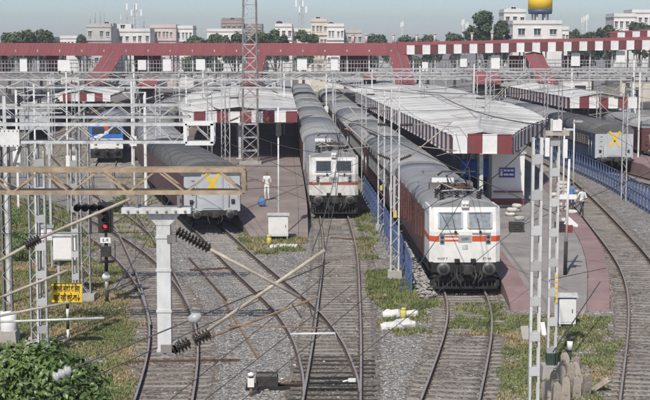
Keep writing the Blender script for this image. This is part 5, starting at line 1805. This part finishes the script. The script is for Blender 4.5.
q = P(569.5, 368, -.2); m = MB(); m.tube([(q.x, q.y, -.25), (q.x, q.y, .42)], .06, 8); m.mark(1); m.tube([(q.x, q.y, .42), (q.x, q.y, .75)], [.1, .1], 10); m.mark(0); m.tube([(q.x, q.y, .75), (q.x, q.y, .84)], [.11, .04], 10)
tag(m.build('marker_stub', ['ink', 'clean_white']), 'short black and white stub beside the concrete block heap', 'marker post')
for px, py, w, lab in ((525, 340, .5, 'grey slab leaning against the nearest mast'), (543, 336, .3, 'white slab leaning between the two right masts')):
    q = P(px, py, -.2); m = MB(); m.box((q.x, q.y, .05), (w * .6, .08, .55), .3, -.4); tag(m.build('leaning_slab', 'concrete' if w > .4 else 'clean_white'), lab, 'slab')
# scrap rails and rods lying on the ballast
for a, b, mt, lab in (((223, 300), (258, 358), 'rust', 'rusty scrap rail lying left of the middle track'), ((189, 258), (226, 300), 'rust_dark', 'dark scrap rail lying between the left tracks'), ((190, 270), (232, 268), 'rust_dark', 'dark rod lying before the coach buffers'), ((126, 362), (240, 360), 'rust_dark', 'thin rod lying across the lower left track'), ((330, 238), (372, 240), 'rust_dark', 'dark rod crossing the middle track before its locomotive')):
    p, q = P(*a, -.15), P(*b, -.15); m = MB(); m.bar(p, q, .06, .09); tag(m.build('scrap_rail', mt), lab, 'scrap rail')

# loose stones, too many to count
def stones(n, xr, yr, r0, r1, zoff=0.0, ypow=1.6, zscale=.8, clear=()):
    ico = np.array([(0, 0, 1), (.9, 0, .3), (.28, .85, .3), (-.72, .53, .3), (-.72, -.53, .3), (.28, -.85, .3), (0, 0, -.5)])
    icf = np.array([(0, 1, 2), (0, 2, 3), (0, 3, 4), (0, 4, 5), (0, 5, 1), (6, 2, 1), (6, 3, 2), (6, 4, 3), (6, 5, 4), (6, 1, 5)])
    x = rng.uniform(xr[0], xr[1], n); y = yr[0] + (yr[1] - yr[0]) * rng.random(n) ** ypow
    keep = np.ones(n, bool)
    for T_ in clear:
        py_ = np.array([p.y for p in T_.p]); px_ = np.array([p.x for p in T_.p])
        keep &= (np.abs(x - np.interp(y, py_, px_)) > 1.5) | (rng.random(n) < .22)
    x, y = x[keep], y[keep]; n = len(x)
    z = np.array([gz(a, b) for a, b in zip(x, y)]) + zoff * rng.random(n)
    r = rng.uniform(r0, r1, n); an = rng.uniform(0, 6.28, n)
    jit = rng.uniform(.7, 1.3, (n, 7, 3))
    v = ico[None] * jit * r[:, None, None]
    c, s_ = np.cos(an)[:, None], np.sin(an)[:, None]
    o = np.empty((n, 7, 3))
    o[:, :, 0] = v[:, :, 0] * c - v[:, :, 1] * s_ + x[:, None]; o[:, :, 1] = v[:, :, 0] * s_ + v[:, :, 1] * c + y[:, None]; o[:, :, 2] = v[:, :, 2] * zscale + z[:, None]
    f = (icf[None] + (np.arange(n) * 7)[:, None, None]).reshape(-1, 3)
    m = MB(); m.v = o.reshape(-1, 3).tolist(); m.f = f.tolist(); m.mi = [0] * len(f); m.sm = [False] * len(f)
    return m
m = stones(62000, (-15, 14), (42, 92), .022, .06, clear=(T1, T3, T4, T5))
mat('stone', (.30, .285, .265), .95, 0, .5, 6, col2=(.52, .5, .47))
o = put('ballast_stones', quick_mesh(m, 'ballast_stones', ['stone'])); tag(o, 'loose grey ballast stones scattered between the tracks', 'stones', kind='stuff')
m = stones(900, (4.05, 4.75), (61, 78), .06, .16, .25, 1.0)
o = put('rubble', quick_mesh(m, 'rubble', ['stone'])); tag(o, 'strip of broken stone rubble between the blue fence and the locomotive', 'rubble', kind='stuff')
# litter
LIT = MB(); LIT.add([(-.06, -.05, 0), (.07, -.04, .02), (.05, .06, .04), (-.05, .05, .01)], [(0, 1, 2, 3)]); m = MB()
for k in range(160):
    x, y = random.uniform(-12, 13), random.uniform(44, 82); a = random.uniform(0, 6.3); s = random.uniform(.5, 1.3)
    z = gz(x, y) + .03
    m.add([(x + s * (.07 * math.cos(a)), y + s * .07 * math.sin(a), z), (x - s * .06 * math.sin(a), y + s * .06 * math.cos(a), z + .02), (x - s * .07 * math.cos(a), y - s * .07 * math.sin(a), z), (x + s * .05 * math.sin(a), y - s * .05 * math.cos(a), z + .03)], [(0, 1, 2, 3)])
o = put('litter', quick_mesh(m, 'litter', ['clean_white'])); tag(o, 'scraps of pale litter strewn over the ballast', 'litter', kind='stuff')

# ------------------------------------------------------------------ vegetation
def inside(poly, x, y):
    c = False
    n = len(poly)
    for i in range(n):
        x0, y0 = poly[i]; x1, y1 = poly[(i + 1) % n]
        if (y0 > y) != (y1 > y) and x < (x1 - x0) * (y - y0) / (y1 - y0) + x0: c = not c
    return c
def verge(name, label, pix, dens, dry=0.2, hgt=.16, soil=True, thr=-.15, soil_mat='soil'):
    poly = [tuple(P(a, b, -.2)[:2]) for a, b in pix]
    X = [p[0] for p in poly]; Y = [p[1] for p in poly]
    x0, x1, y0, y1 = min(X), max(X), min(Y), max(Y)
    if soil:
        m = MB(); st = .16; idx = {}
        def vid(i, j):
            if (i, j) not in idx:
                x = x0 + i * st + .07 * mnoise.noise(Vector((i * 1.7, j * 1.3, 2))); y = y0 + j * st * 1.6 + .1 * mnoise.noise(Vector((i * 1.3, j * 1.9, 7)))
                idx[(i, j)] = len(m.v); m.v.append((x, y, gz(x, y) + .012))
            return idx[(i, j)]
        for i in range(int((x1 - x0) / st) + 1):
            for j in range(int((y1 - y0) / st / 1.6) + 1):
                x, y = x0 + (i + .5) * st, y0 + (j + .5) * st * 1.6
                nn = mnoise.noise(Vector((x * .7, y * .5, 3.3)))
                if inside(poly, x + .5 * nn, y + .9 * nn) and mnoise.noise(Vector((x * 1.1, y * .8, 8))) > thr - .15:
                    m.f.append([vid(i, j), vid(i + 1, j), vid(i + 1, j + 1), vid(i, j + 1)]); m.mi.append(0); m.sm.append(True)
        if m.f: tag(put('soil', quick_mesh(m, 'soil', [soil_mat])), kind='structure')
    m = MB()
    n = int(dens * (x1 - x0) * (y1 - y0))
    for k in range(n):
        x, y = random.uniform(x0, x1), random.uniform(y0, y1)
        nn = mnoise.noise(Vector((x * .7, y * .5, 3.3)))
        if not inside(poly, x + .5 * nn, y + .9 * nn): continue
        q = mnoise.noise(Vector((x * 1.1, y * .8, 8)))
        if q < thr + random.uniform(-.15, .25): continue
        z = gz(x, y)
        h = hgt * random.uniform(.4, 1.3)
        d_ = 1 if mnoise.noise(Vector((x * .45 + 9, y * .35, 1))) + random.uniform(-.3, .3) > .42 - dry * 1.3 else 0
        for b in range(3):
            a = random.uniform(0, 6.28); w = random.uniform(.012, .028); l = random.uniform(.3, .9) * h
            cx, cy = math.cos(a), math.sin(a)
            m.v += [(x - cy * w, y + cx * w, z), (x + cy * w, y - cx * w, z), (x + cx * l, y + cy * l, z + h)]
            o = len(m.v) - 3
            m.f.append([o, o + 1, o + 2]); m.mi.append(d_); m.sm.append(False)
    o = put(name, quick_mesh(m, name, ['grass', 'grass_dry'])); tag(o, label, 'grass', kind='stuff')
verge('grass', 'green and straw coloured grass around the yellow sign', [(0, 262), (40, 250), (110, 262), (128, 300), (135, 340), (128, 400), (118, 412), (-10, 412)], 300, .25, .10, thr=-.4)
verge('grass', 'grass around the feet of the right batten masts', [(500, 312), (610, 318), (622, 345), (600, 410), (492, 412), (500, 350)], 300, .2, .09, thr=-.3)
verge('grass', 'low weeds beside the blue fence between the locomotives', [(367, 272), (412, 268), (438, 292), (438, 308), (400, 312), (368, 302)], 420, .05, .16, thr=-.3)
verge('grass', 'weeds growing between the rails before the red striped locomotive', [(452, 304), (505, 304), (505, 338), (450, 336)], 300, .1, .12, thr=-.2)
verge('grass', 'weeds at the end of the brown platform', [(232, 236), (310, 234), (300, 252), (246, 256)], 160, .15, .16, thr=-.2)
verge('grass', 'sparse weeds round the white painted stones', [(378, 308), (425, 308), (430, 335), (378, 336)], 120, .1, .14, thr=0)
verge('grass', 'scattered weeds along the left tracks', [(105, 205), (150, 215), (165, 250), (120, 240)], 60, .1, .2, thr=.05)
verge('grass', 'green strip under the masts at the left margin', [(-5, 195), (60, 205), (100, 250), (60, 262), (-5, 262)], 70, .1, .3, thr=-.1)
verge('grass', 'weeds along the middle locomotive cesspit', [(355, 205), (380, 215), (372, 262), (356, 262)], 140, .15, .16, thr=-.05)

verge('grass', 'thin dry weeds on the brown earth of the left yard', [(22, 128), (84, 128), (98, 160), (76, 182), (50, 186), (30, 160)], 6, .3, .2, thr=-.9, soil_mat='earth')
verge('grass', 'thin dry weeds between the branch track and the curved train', [(122, 172), (165, 172), (175, 215), (150, 228), (124, 200)], 10, .3, .2, thr=-.5, soil_mat='earth')
verge('grass', 'straw and dirt at the edge of the lower left track', [(104, 300), (140, 300), (146, 345), (130, 405), (98, 405), (110, 350)], 120, .6, .1, thr=-.2, soil_mat='earth')
# leafy bush in the lower left corner
def leaf_cloud(n, blobs, size, asp=.42, zmin=-.15, shell=.55):
    m = MB()
    tot = sum(b[3] ** 2 for b in blobs)
    for cx, cy, cz, r in blobs:
        for k in range(int(n * r * r / tot)):
            d = Vector((random.gauss(0, 1), random.gauss(0, 1), random.gauss(0, 1))).normalized()
            rr = r * (shell + (1 - shell) * random.random() ** .5) * (1 + .22 * mnoise.noise(d * 2.3 + Vector((cx, cy, cz))))
            c = Vector((cx, cy, cz)) + d * rr
            if c.z < zmin: continue
            nrm = (d + Vector((random.gauss(0, .5), random.gauss(0, .5), random.gauss(0, .5) + .25))).normalized()
            a = nrm.orthogonal().normalized()
            a = (Matrix.Rotation(random.uniform(0, 6.28), 3, nrm) @ a)
            b = nrm.cross(a)
            L = size * random.uniform(.6, 1.25); w = L * asp
            tip = c + a * L - nrm * L * .18
            o = len(m.v)
            m.v += [tuple(c), tuple(c + a * L * .45 + b * w * .5 + nrm * L * .06), tuple(tip), tuple(c + a * L * .45 - b * w * .5 + nrm * L * .06), tuple(c + a * L * .5)]
            m.f += [[o, o + 1, o + 2, o + 4], [o, o + 4, o + 2, o + 3]]
            m.mi += [0, 0]; m.sm += [False, False]
    return m
bx, by = -7.35, 38.6
t = thing('bush', 'dense glossy green bush filling the lower left corner', 'bush', (bx, by, -.2))
blobs = [(-.2, 0, 1.7, 1.15), (.75, .2, 1.35, .85), (-1.2, .1, 1.8, 1.0), (.2, -.5, 1.0, 1.1), (-.6, .5, 2.0, .85), (.9, -.3, .6, .6), (.35, .4, 1.9, .6), (-2.0, .2, 1.6, 1.0)]
put('crown', quick_mesh(leaf_cloud(9000, blobs, .21, .55, .0, .35), 'crown', ['leaf']), t)
m = MB()
for k in range(9):
    a = random.uniform(0, 6.28); m.tube([(0, 0, -.1), (.3 * math.cos(a), .3 * math.sin(a), .6), (.9 * math.cos(a), .7 * math.sin(a), 1.2)], [.05, .035, .015], 6)
m.build('stem', 'bark', t)
# small shrubs at the left masts
for k, (px, py, r, lab) in enumerate(((22, 262, .7, 'light green shrub between the two left masts'), (8, 240, .8, 'leafy creeper on the dark mast at the left margin'), (44, 225, .6, 'small shrub behind the raised cabinet'), (118, 212, .5, 'small shrub at the branch track'))):
    q = P(px, py, -.2); t = thing('shrub', lab, 'shrub', (q.x, q.y, -.2))
    put('crown', quick_mesh(leaf_cloud(700, [(0, 0, r, r), (.3, .1, r * 1.7, r * .7), (-.35, 0, r * .8, r * .7)], .16, .5, .0, .2), 'crown', ['leaf']), t)
    m = MB(); m.tube([(0, 0, -.1), (.05, 0, r)], [.05, .03], 6); m.build('stem', 'bark', t)

# ------------------------------------------------------------------ far trees and houses
def tree(label, x, y, top, width, n=1300, matn='leaf_far', name='tree'):
    t = thing(name, label, 'tree', (x, y, -.2), group='trees beyond the footbridge')
    H = top + .2
    r = width / 2
    bl = []
    for k in range(15):
        a = random.uniform(0, 6.28); rad = random.uniform(.1, .75) * r
        bl.append((math.cos(a) * rad, math.sin(a) * rad * .7, H - r * .22 - (rad / r) ** 2 * r * .5 - random.random() ** 1.5 * H * .4, r * random.uniform(.2, .38)))
    bl.append((r * random.uniform(-.2, .2), 0, H - r * .3, r * .3))
    put('crown', quick_mesh(leaf_cloud(n * 3, bl, .62, .7, 0, .35), 'crown', [matn]), t)
    m = MB()
    m.tube([(0, 0, 0), (.1, 0, H * .3), (0, 0, H * .6)], [.35, .27, .15], 8)
    for b in bl[:5]: m.tube([(0.05, 0, H * .32), (b[0] * .6, b[1] * .6, (H * .35 + b[2]) / 2), b[:3]], [.15, .1, .04], 5)
    m.build('trunk', 'bark', t)
def bgp(px, py, Y):
    return D(px, py, Y)
TREES = [(8, 29, 300, 30, 'leaf_far', 'leftmost tree above the footbridge roof'), (26, 28, 290, 34, 'leaf_far', 'roundest tree at the left above the footbridge roof'), (40, 31, 300, 26, 'leaf_far', 'right tree of the clump at the far left'), (55, 36, 320, 20, 'leaf_far', 'low tree right of the far left clump'),
         (82, 36, 330, 18, 'leaf_far', 'small tree just left of the grey flats'), (196, 34, 300, 26, 'leaf_far', 'tree right of the pink flats'), (214, 32, 290, 28, 'leaf_far', 'tree before the white wall left of the brown block'), (234, 33, 285, 26, 'leaf_far', 'tree before the brown block left of the tower'), (262, 34, 300, 22, 'leaf_far', 'tree just right of the lattice tower'), (276, 32, 300, 22, 'leaf_far', 'tree left of the white stepped houses'),
         (303, 30, 290, 22, 'leaf_far', 'tree before the white stepped houses'), (378, 35, 350, 26, 'leaf_far', 'first low tree right of the grey roofed house'), (402, 35, 360, 28, 'leaf_far', 'middle low tree above the chequered fascia start'), (428, 34, 360, 26, 'leaf_far', 'low tree left of the tall dark tree pair'), (455, 34, 350, 24, 'leaf_far', 'low tree beside the big dark tree'),
         (487, 11, 270, 32, 'leaf_dark', 'big dark tree left of the white water tank building'), (502, 22, 275, 18, 'leaf_dark', 'smaller dark tree hugging the water tank building'), (574, 31, 330, 20, 'leaf_dark', 'tree right of the water tank building'), (593, 28, 320, 28, 'leaf_dark', 'dark tree in the middle of the right gap'), (610, 26, 310, 22, 'leaf_dark', 'tree left of the white house at the right margin'), (640, 22, 300, 22, 'leaf_dark', 'tree before the white house at the right margin')]
for px, py, Y, w, mt, lab in TREES:
    q = bgp(px, py, Y)
    tree(lab, q.x, Y, q.z + random.uniform(-.8, .5), 1.4 * w / FPX * Y, 1500 if w > 25 else 1000, mt)

WF = {}
def far_window(w, h):
    k = (round(w, 1), round(h, 1))
    if k not in WF:
        m = MB(); m.mark(0)
        m.bb(-w / 2 - .08, w / 2 + .08, -.12, -.0, -h / 2 - .14, -h / 2)
        m.bb(-w / 2 - .1, w / 2 + .1, -.3, .0, h / 2, h / 2 + .1)
        m.bb(-.04, .04, -.05, .0, -h / 2, h / 2)
        m.mark(1); m.bb(-w / 2, w / 2, -.03, .05, -h / 2, h / 2)
        WF[k] = m.mesh('window', ['bld_white', 'pane_far'])
    return WF[k]
def house(label, px0, px1, py_top, Y, matn, rows=3, cols=4, dep=9, ww=1.1, wh=1.3, group='buildings beyond the footbridge', extra=()):
    a, b = D(px0, py_top, Y), D(px1, py_top, Y)
    xc, w, H = (a.x + b.x) / 2, b.x - a.x, a.z + .2
    ww = min(ww, w / cols * .42)
    t = thing('building', label, 'building', (xc, Y, -.2), group=group)
    m = MB(); m.bb(-w / 2, w / 2, 0, dep, 0, H - .5); m.build('walls', matn, t)
    m = MB(); m.bb(-w / 2 - .15, w / 2 + .15, -.15, dep + .15, H - .5, H - .3); m.build('roof_slab', 'bld_grey', t)
    m = MB()
    for x0, x1, y0, y1 in ((-w / 2, w / 2, -.1, .1), (-w / 2, w / 2, dep - .1, dep + .1), (-w / 2, -w / 2 + .2, .1, dep - .1), (w / 2 - .2, w / 2, .1, dep - .1)): m.bb(x0, x1, y0, y1, H - .3, H + .35)
    m.build('parapet', matn, t)
    for r in range(rows):
        for c in range(cols):
            if random.random() < .12: continue
            put('window', far_window(ww, wh * random.choice((1, 1, .8))), t, (-w / 2 + w * (c + .5) / cols + random.uniform(-.15, .15), -.02, H - 2.0 - r * 3.0))
    for r in range(1, rows):
        m = MB(); m.bb(-w / 2 - .05, w / 2 + .05, -.3, .0, H - .55 - r * 3.0, H - .4 - r * 3.0); m.build('floor_ledge', 'bld_grey', t)
    for kind, px, py, pw in extra:
        q = D(px, py, Y)
        lx = q.x - xc; hz = q.z + .2
        if kind == 'block':
            m = MB(); m.bb(lx - pw / 2, lx + pw / 2, 1.0, dep * .6, H - .3, hz); m.build('roof_room', matn, t)
            put('window', far_window(.9, 1.0), t, (lx, .98, (H + hz) / 2))
        elif kind == 'tank':
            m = MB(); m.tube([(lx, 2, H - .3), (lx, 2, hz - .25), (lx, 2, hz)], [.75, .75, .3], 10); m.build('water_tank', 'dark_inside', t)
        elif kind == 'mast':
            m = MB()
            for s in (-1, 1):
                m.bar((lx + s * pw / 2, 2, H - .3), (lx + s * pw / 6, 2, hz), .12)
                m.bar((lx, 2 + s * pw / 2, H - .3), (lx, 2 + s * pw / 6, hz), .12)
            n = 7
            for k in range(n):
                z = H + (hz - H) * k / n; z2 = H + (hz - H) * (k + 1) / n
                w0, w1 = pw / 2 - pw / 3 * k / n, pw / 2 - pw / 3 * (k + 1) / n
                m.bar((lx - w0, 2, z), (lx + w1, 2, z2), .08); m.bar((lx + w0, 2, z), (lx - w1, 2, z2), .08)
            m.build('antenna_tower', 'galv', t)
            m = MB()
            for k in range(4): m.box((lx + (k - 1.5) * pw * .5, 1.7, hz - .8 - (k % 2) * 1.4), (.35, .2, 1.5))
            m.build('antenna_panel', 'clean_white', t)
        elif kind == 'pole':
            m = MB(); m.tube([(lx, 1.5, H - .3), (lx, 1.5, hz)], .09, 6); m.box((lx, 1.4, hz - .7), (.3, .18, 1.3)); m.build('antenna', 'galv', t)
    return t
house('pale grey flats with rooftop antennas left of the white antenna house', 86, 111, 25, 330, 'bld_grey', 3, 4, extra=(('pole', 89, 13, 1), ('pole', 94, 12, 1), ('pole', 99, 11, 1), ('pole', 103, 13, 1), ('block', 106, 23, 3)))
house('white house with a thin antenna tower', 111, 150, 30, 340, 'bld_white', 2, 6, extra=(('mast', 133, 3, 2.2), ('block', 122, 24, 4), ('pole', 120, 14, 1), ('pole', 143, 17, 1), ('pole', 126, 12, 1), ('tank', 114, 27, 1)))
house('pinkish flats with many windows right of the antenna house', 150, 176, 26, 350, 'bld_pink', 3, 7, ww=1.2)
house('narrow white flats right of the pinkish ones', 176, 193, 27, 352, 'bld_white', 3, 4)
house('long white low wall building before the brown block', 207, 244, 30, 380, 'bld_white', 1, 5)
house('brown stepped block left of the lattice tower', 221, 242, 21, 420, 'bld_brown', 3, 4, extra=(('block', 232, 18, 6),))
house('brown lower wing behind the lattice tower', 242, 262, 25, 425, 'bld_brown', 2, 4)
house('low white house right of the lattice tower', 275, 292, 25, 340, 'bld_white', 2, 3, extra=(('tank', 279, 21, 1), ('pole', 290, 17, 1)))
house('small white house with the thin transmitter mast', 292, 311, 30, 345, 'bld_white', 1, 3, extra=(('mast', 301, 0, 1.6),))
house('tall cream house of the stepped group', 311, 327, 20, 340, 'bld_cream', 4, 4, extra=(('block', 318, 18, 2.6), ('tank', 324, 18, 1)))
house('white lower house right of the cream one', 327, 344, 25, 338, 'bld_white', 3, 4, extra=(('tank', 331, 22, 1),))
house('grey flat house at the right of the stepped group', 342, 362, 31, 345, 'bld_grey', 2, 4)
house('tiny white house above the far left trees', 46, 54, 38, 400, 'bld_white', 1, 2)
house('row of low white houses left of the grey flats', 60, 78, 37, 400, 'bld_white', 1, 5)
house('white building carrying the yellow water tank', 513, 562, 22, 300, 'bld_white', 2, 3, ww=1.3, wh=1.3, extra=())
house('grey white wing with roof pillars left of the tank building', 504, 526, 10.5, 320, 'bld_white', 4, 3, extra=(('block', 514, 8, 3),))
house('low house at the right of the tank building', 562, 569, 28, 310, 'bld_white', 1, 2)
house('white house cut by the right margin', 614, 636, 15, 310, 'bld_white', 2, 4)
house('taller white house at the right margin', 632, 660, 11, 330, 'bld_white', 3, 5)
# yellow tank on pillars
q = D(540, 22, 303)
t = thing('water_tank', 'big round yellow water tank with dark foot band on pillars', 'water tank', (q.x, 303, q.z - .4))
zb_, zt_ = D(540, 14, 303).z - q.z + .4, D(540, -6, 303).z - q.z + .4
for k in range(6):
    a = 2 * math.pi * k / 6; m = MB(); m.tube([(1.6 * math.cos(a), 1.6 * math.sin(a), -.3), (1.6 * math.cos(a), 1.6 * math.sin(a), zb_ + .3)], .22, 8); m.build('pillar', 'bld_white', t)
rr = 12.0 / FPX * 303
m = MB(); m.tube([(0, 0, zb_ + .9), (0, 0, zt_)], [rr, rr], 28); m.tube([(0, 0, zt_), (0, 0, zt_ + .9)], [rr, .3], 28); m.build('drum', 'yellow', t)
m = MB(); m.tube([(0, 0, zb_), (0, 0, zb_ + .9)], [rr * .96, rr * 1.01], 28); m.build('foot_band', 'coach_blue', t)
for px, y0 in ((316, 22), (386, 20), (544, 8), (568, 18)):
    pass
for k, (px, top, Y) in enumerate(((402, 21, 420), (463, 19, 420), (467, 22, 430), (583, 16, 400), (587, 14, 410))):
    a = D(px, top, Y); t = thing('transmitter_pole', ('thin pole above the low trees in the middle', 'left of two thin poles beside the big dark tree', 'right of two thin poles beside the big dark tree', 'left thin pole right of the water tank', 'right thin pole right of the water tank')[k], 'pole', (a.x, Y, -.2))
    m = MB(); m.tube([(0, 0, 0), (0, 0, a.z + .2)], [.3, .12], 8); m.build('shaft', 'galv', t)
    m = MB(); m.box((.3, 0, a.z - .6), (.3, .2, 1.4)); m.box((-.3, 0, a.z - .9), (.3, .2, 1.4)); m.build('antenna_panel', 'clean_white', t)

# low sheds beyond the footbridge, glimpsed below its deck
for k, (x, w, Y, mt) in enumerate(((40, 16, 262, 'bld_white'), (62, 22, 250, 'bld_cream'), (8, 26, 380, 'bld_grey'), (-12, 16, 385, 'bld_white'))):
    t = thing('station_shed', ('white shed beyond the far right shelter', 'cream shed under the right end of the footbridge', 'grey shed closing the middle tracks far off', 'white shed closing the left tracks far off')[k], 'shed', (x, Y, -.2))
    m = MB(); m.bb(-w / 2, w / 2, 0, 14, 0, 5.0); m.build('walls', mt, t)
    m = MB(); m.prism([(-.6, 5.0), (14.6, 5.0), (7, 7.0)], -w / 2 - .4, w / 2 + .4, 'x'); m.build('roof', 'roof_sheet', t)
    for i in range(int(w / 4)):
        m = MB(); m.bb(-w / 2 + 2 + i * 4 - 1, -w / 2 + 2 + i * 4 + 1, -.06, .02, 1.0, 3.6); m.build('door', 'dark_inside', t)

for k, (a, b, c, d, Y, lab) in enumerate(((473, 502, 72, 84, 176, 'low red roofed hut under the footbridge right of the chequered stairs'), (137, 156, 78, 88, 172, 'low red roofed hut beside the left footbridge stairs'), (363, 377, 73, 79, 194, 'small red roofed hut under the middle of the footbridge'))):
    p, q = D(a, d, Y), D(b, c, Y); w = q.x - p.x
    t = thing('hut', lab, 'hut', ((p.x + q.x) / 2, Y, 5.0 if k < 2 else 5.2))
    z0_ = t.location.z
    m = MB(); m.prism([(0, p.z - z0_), (2.6, q.z - z0_), (2.6, q.z - z0_ - .08), (0, p.z - z0_ - .08)], -w / 2, w / 2, 'x'); m.build('roof', 'red_roof', t)
    for sx in (-1, 1):
        m = MB(); m.bar((sx * (w / 2 - .1), 1.3, -4.2), (sx * (w / 2 - .1), 1.3, (p.z + q.z) / 2 - z0_ - .05), .12); m.build('post', 'galv', t)
    m = MB(); m.bb(-w / 2 + .1, w / 2 - .1, .9, 2.5, p.z - z0_ - 1.4, p.z - z0_ - .1); m.build('body', 'dark_inside', t)
# ------------------------------------------------------------------ people
def person(label, loc, face, shirt, legs, pose='walk', H=1.68):
    t = thing('person', label, 'person', loc, face)
    sit = pose == 'squat'
    hip = .92 if not sit else .32
    J = {'pel': (0, 0, hip), 'waist': (0, -.0, hip + .18), 'chest': (0, -.02 - (.06 if sit else 0), hip + .42), 'neck': (0, -.03 - (.1 if sit else 0), hip + .56), 'head': (0, -.05 - (.12 if sit else 0), hip + .68), 'crown': (0, -.05 - (.12 if sit else 0), hip + .78)}
    rad = {'pel': .135, 'waist': .125, 'chest': .15, 'neck': .06, 'head': .095, 'crown': .08}
    E = [('pel', 'waist'), ('waist', 'chest'), ('chest', 'neck'), ('neck', 'head'), ('head', 'crown')]
    for s, nm in ((-1, 'l'), (1, 'r')):
        st = s * .2 if pose == 'walk' else 0
        J['sh' + nm] = (s * .19, -.02 - (.06 if sit else 0), hip + .48); J['el' + nm] = (s * .25, .04 - st * .6 - (.2 if sit else 0), hip + .2); J['wr' + nm] = (s * .24, -.1 - st * .9 - (.25 if sit else 0), hip - .02 + (.12 if sit else 0)); J['ha' + nm] = (s * .235, -.14 - st - (.28 if sit else 0), hip - .1 + (.14 if sit else 0))
        J['th' + nm] = (s * .1, 0, hip - .05); J['kn' + nm] = (s * .11, -.05 + st * .9, hip * .52) if not sit else (s * .17, -.36, .48); J['an' + nm] = (s * .11, .03 + st * 1.5, .09) if not sit else (s * .14, -.12, .08); J['to' + nm] = (s * .125, -.14 + st * 1.5, .04) if not sit else (s * .15, -.3, .04)
        rad.update({'sh' + nm: .075, 'el' + nm: .05, 'wr' + nm: .036, 'ha' + nm: .04, 'th' + nm: .095, 'kn' + nm: .065, 'an' + nm: .042, 'to' + nm: .04})
        E += [('chest', 'sh' + nm), ('sh' + nm, 'el' + nm), ('el' + nm, 'wr' + nm), ('wr' + nm, 'ha' + nm), ('pel', 'th' + nm), ('th' + nm, 'kn' + nm), ('kn' + nm, 'an' + nm), ('an' + nm, 'to' + nm)]
    names = list(J)
    me = bpy.data.meshes.new('body'); me.from_pydata([J[k] for k in names], [(names.index(a), names.index(b)) for a, b in E], [])
    ob = bpy.data.objects.new('body_tmp', me); COL.objects.link(ob)
    md = ob.modifiers.new('skin', 'SKIN')
    for i, k in enumerate(names):
        me.skin_vertices[0].data[i].radius = (rad[k], rad[k] * (.75 if k in ('chest', 'waist', 'pel') else 1)); me.skin_vertices[0].data[i].use_root = (k == 'pel')
    sb = ob.modifiers.new('sub', 'SUBSURF'); sb.levels = 2; sb.render_levels = 2
    dg = bpy.context.evaluated_depsgraph_get()
    bm_ = bpy.data.meshes.new_from_object(ob.evaluated_get(dg)); bpy.data.objects.remove(ob)
    bm_.materials.clear()
    for k in ('skin', shirt, legs, 'hair'): bm_.materials.append(MATS[k])
    for p in bm_.polygons:
        c = p.center; p.use_smooth = True
        if c.z > hip + .58: p.material_index = 3 if (c.z > hip + .735 or (c.y > -.06 - (.12 if sit else 0) and c.z > hip + .64)) else 0
        elif c.z > hip + .02 and not (abs(c.x) > .2 and c.z < hip + .2): p.material_index = 1
        elif c.z < .1 or abs(c.x) > .2: p.material_index = 0
        else: p.material_index = 2
    b = put('body', bm_, t); b.scale = (H / 1.70,) * 3
    return t
q = P(585, 217, .8); person('person in white shirt and dark trousers walking at the platform edge by the curved track', (q.x - .2, q.y, .8), .5, 'shirt_white', 'trouser')
q = P(571, 211, .8); person('person in dark blue standing behind the sacks', (q.x, q.y, .8), 2.4, 'shirt_blue', 'trouser', 'stand')
q = P(212, 163, .8); person('person in red shirt sitting low on the brown platform beyond the dark coach roof', (T2.x_at(113) + 3.2, 113, .8), .4, 'shirt_red', 'trouser', 'squat')
q = P(267, 200, .8); person('person all in white standing on the brown platform near the cabinet', (q.x, q.y, .8), -.3, 'shirt_white', 'shirt_white', 'stand', 1.78)
q = D(267, 60, 198.6); person('person standing on the footbridge right of the lattice tower', (q.x, 198.9, 6.75), 0, 'shirt_white', 'trouser', 'stand')

# ------------------------------------------------------------------ haze over the yard
hz = MB(); hz.bb(-900, 900, -60, 1600, -1.3, 40)
o = hz.build('haze', 'galv'); tag(o, kind='stuff')
hm = bpy.data.materials.new('haze_air'); hm.use_nodes = True
hn = hm.node_tree; hn.nodes.remove(hn.nodes['Principled BSDF'])
pv = hn.nodes.new('ShaderNodeVolumePrincipled'); pv.inputs['Color'].default_value = (.96, .94, 1.0, 1); pv.inputs['Density'].default_value = .0004; pv.inputs['Anisotropy'].default_value = 0.2
hn.links.new(pv.outputs[0], hn.nodes['Material Output'].inputs['Volume'])
o.data.materials.clear(); o.data.materials.append(hm)
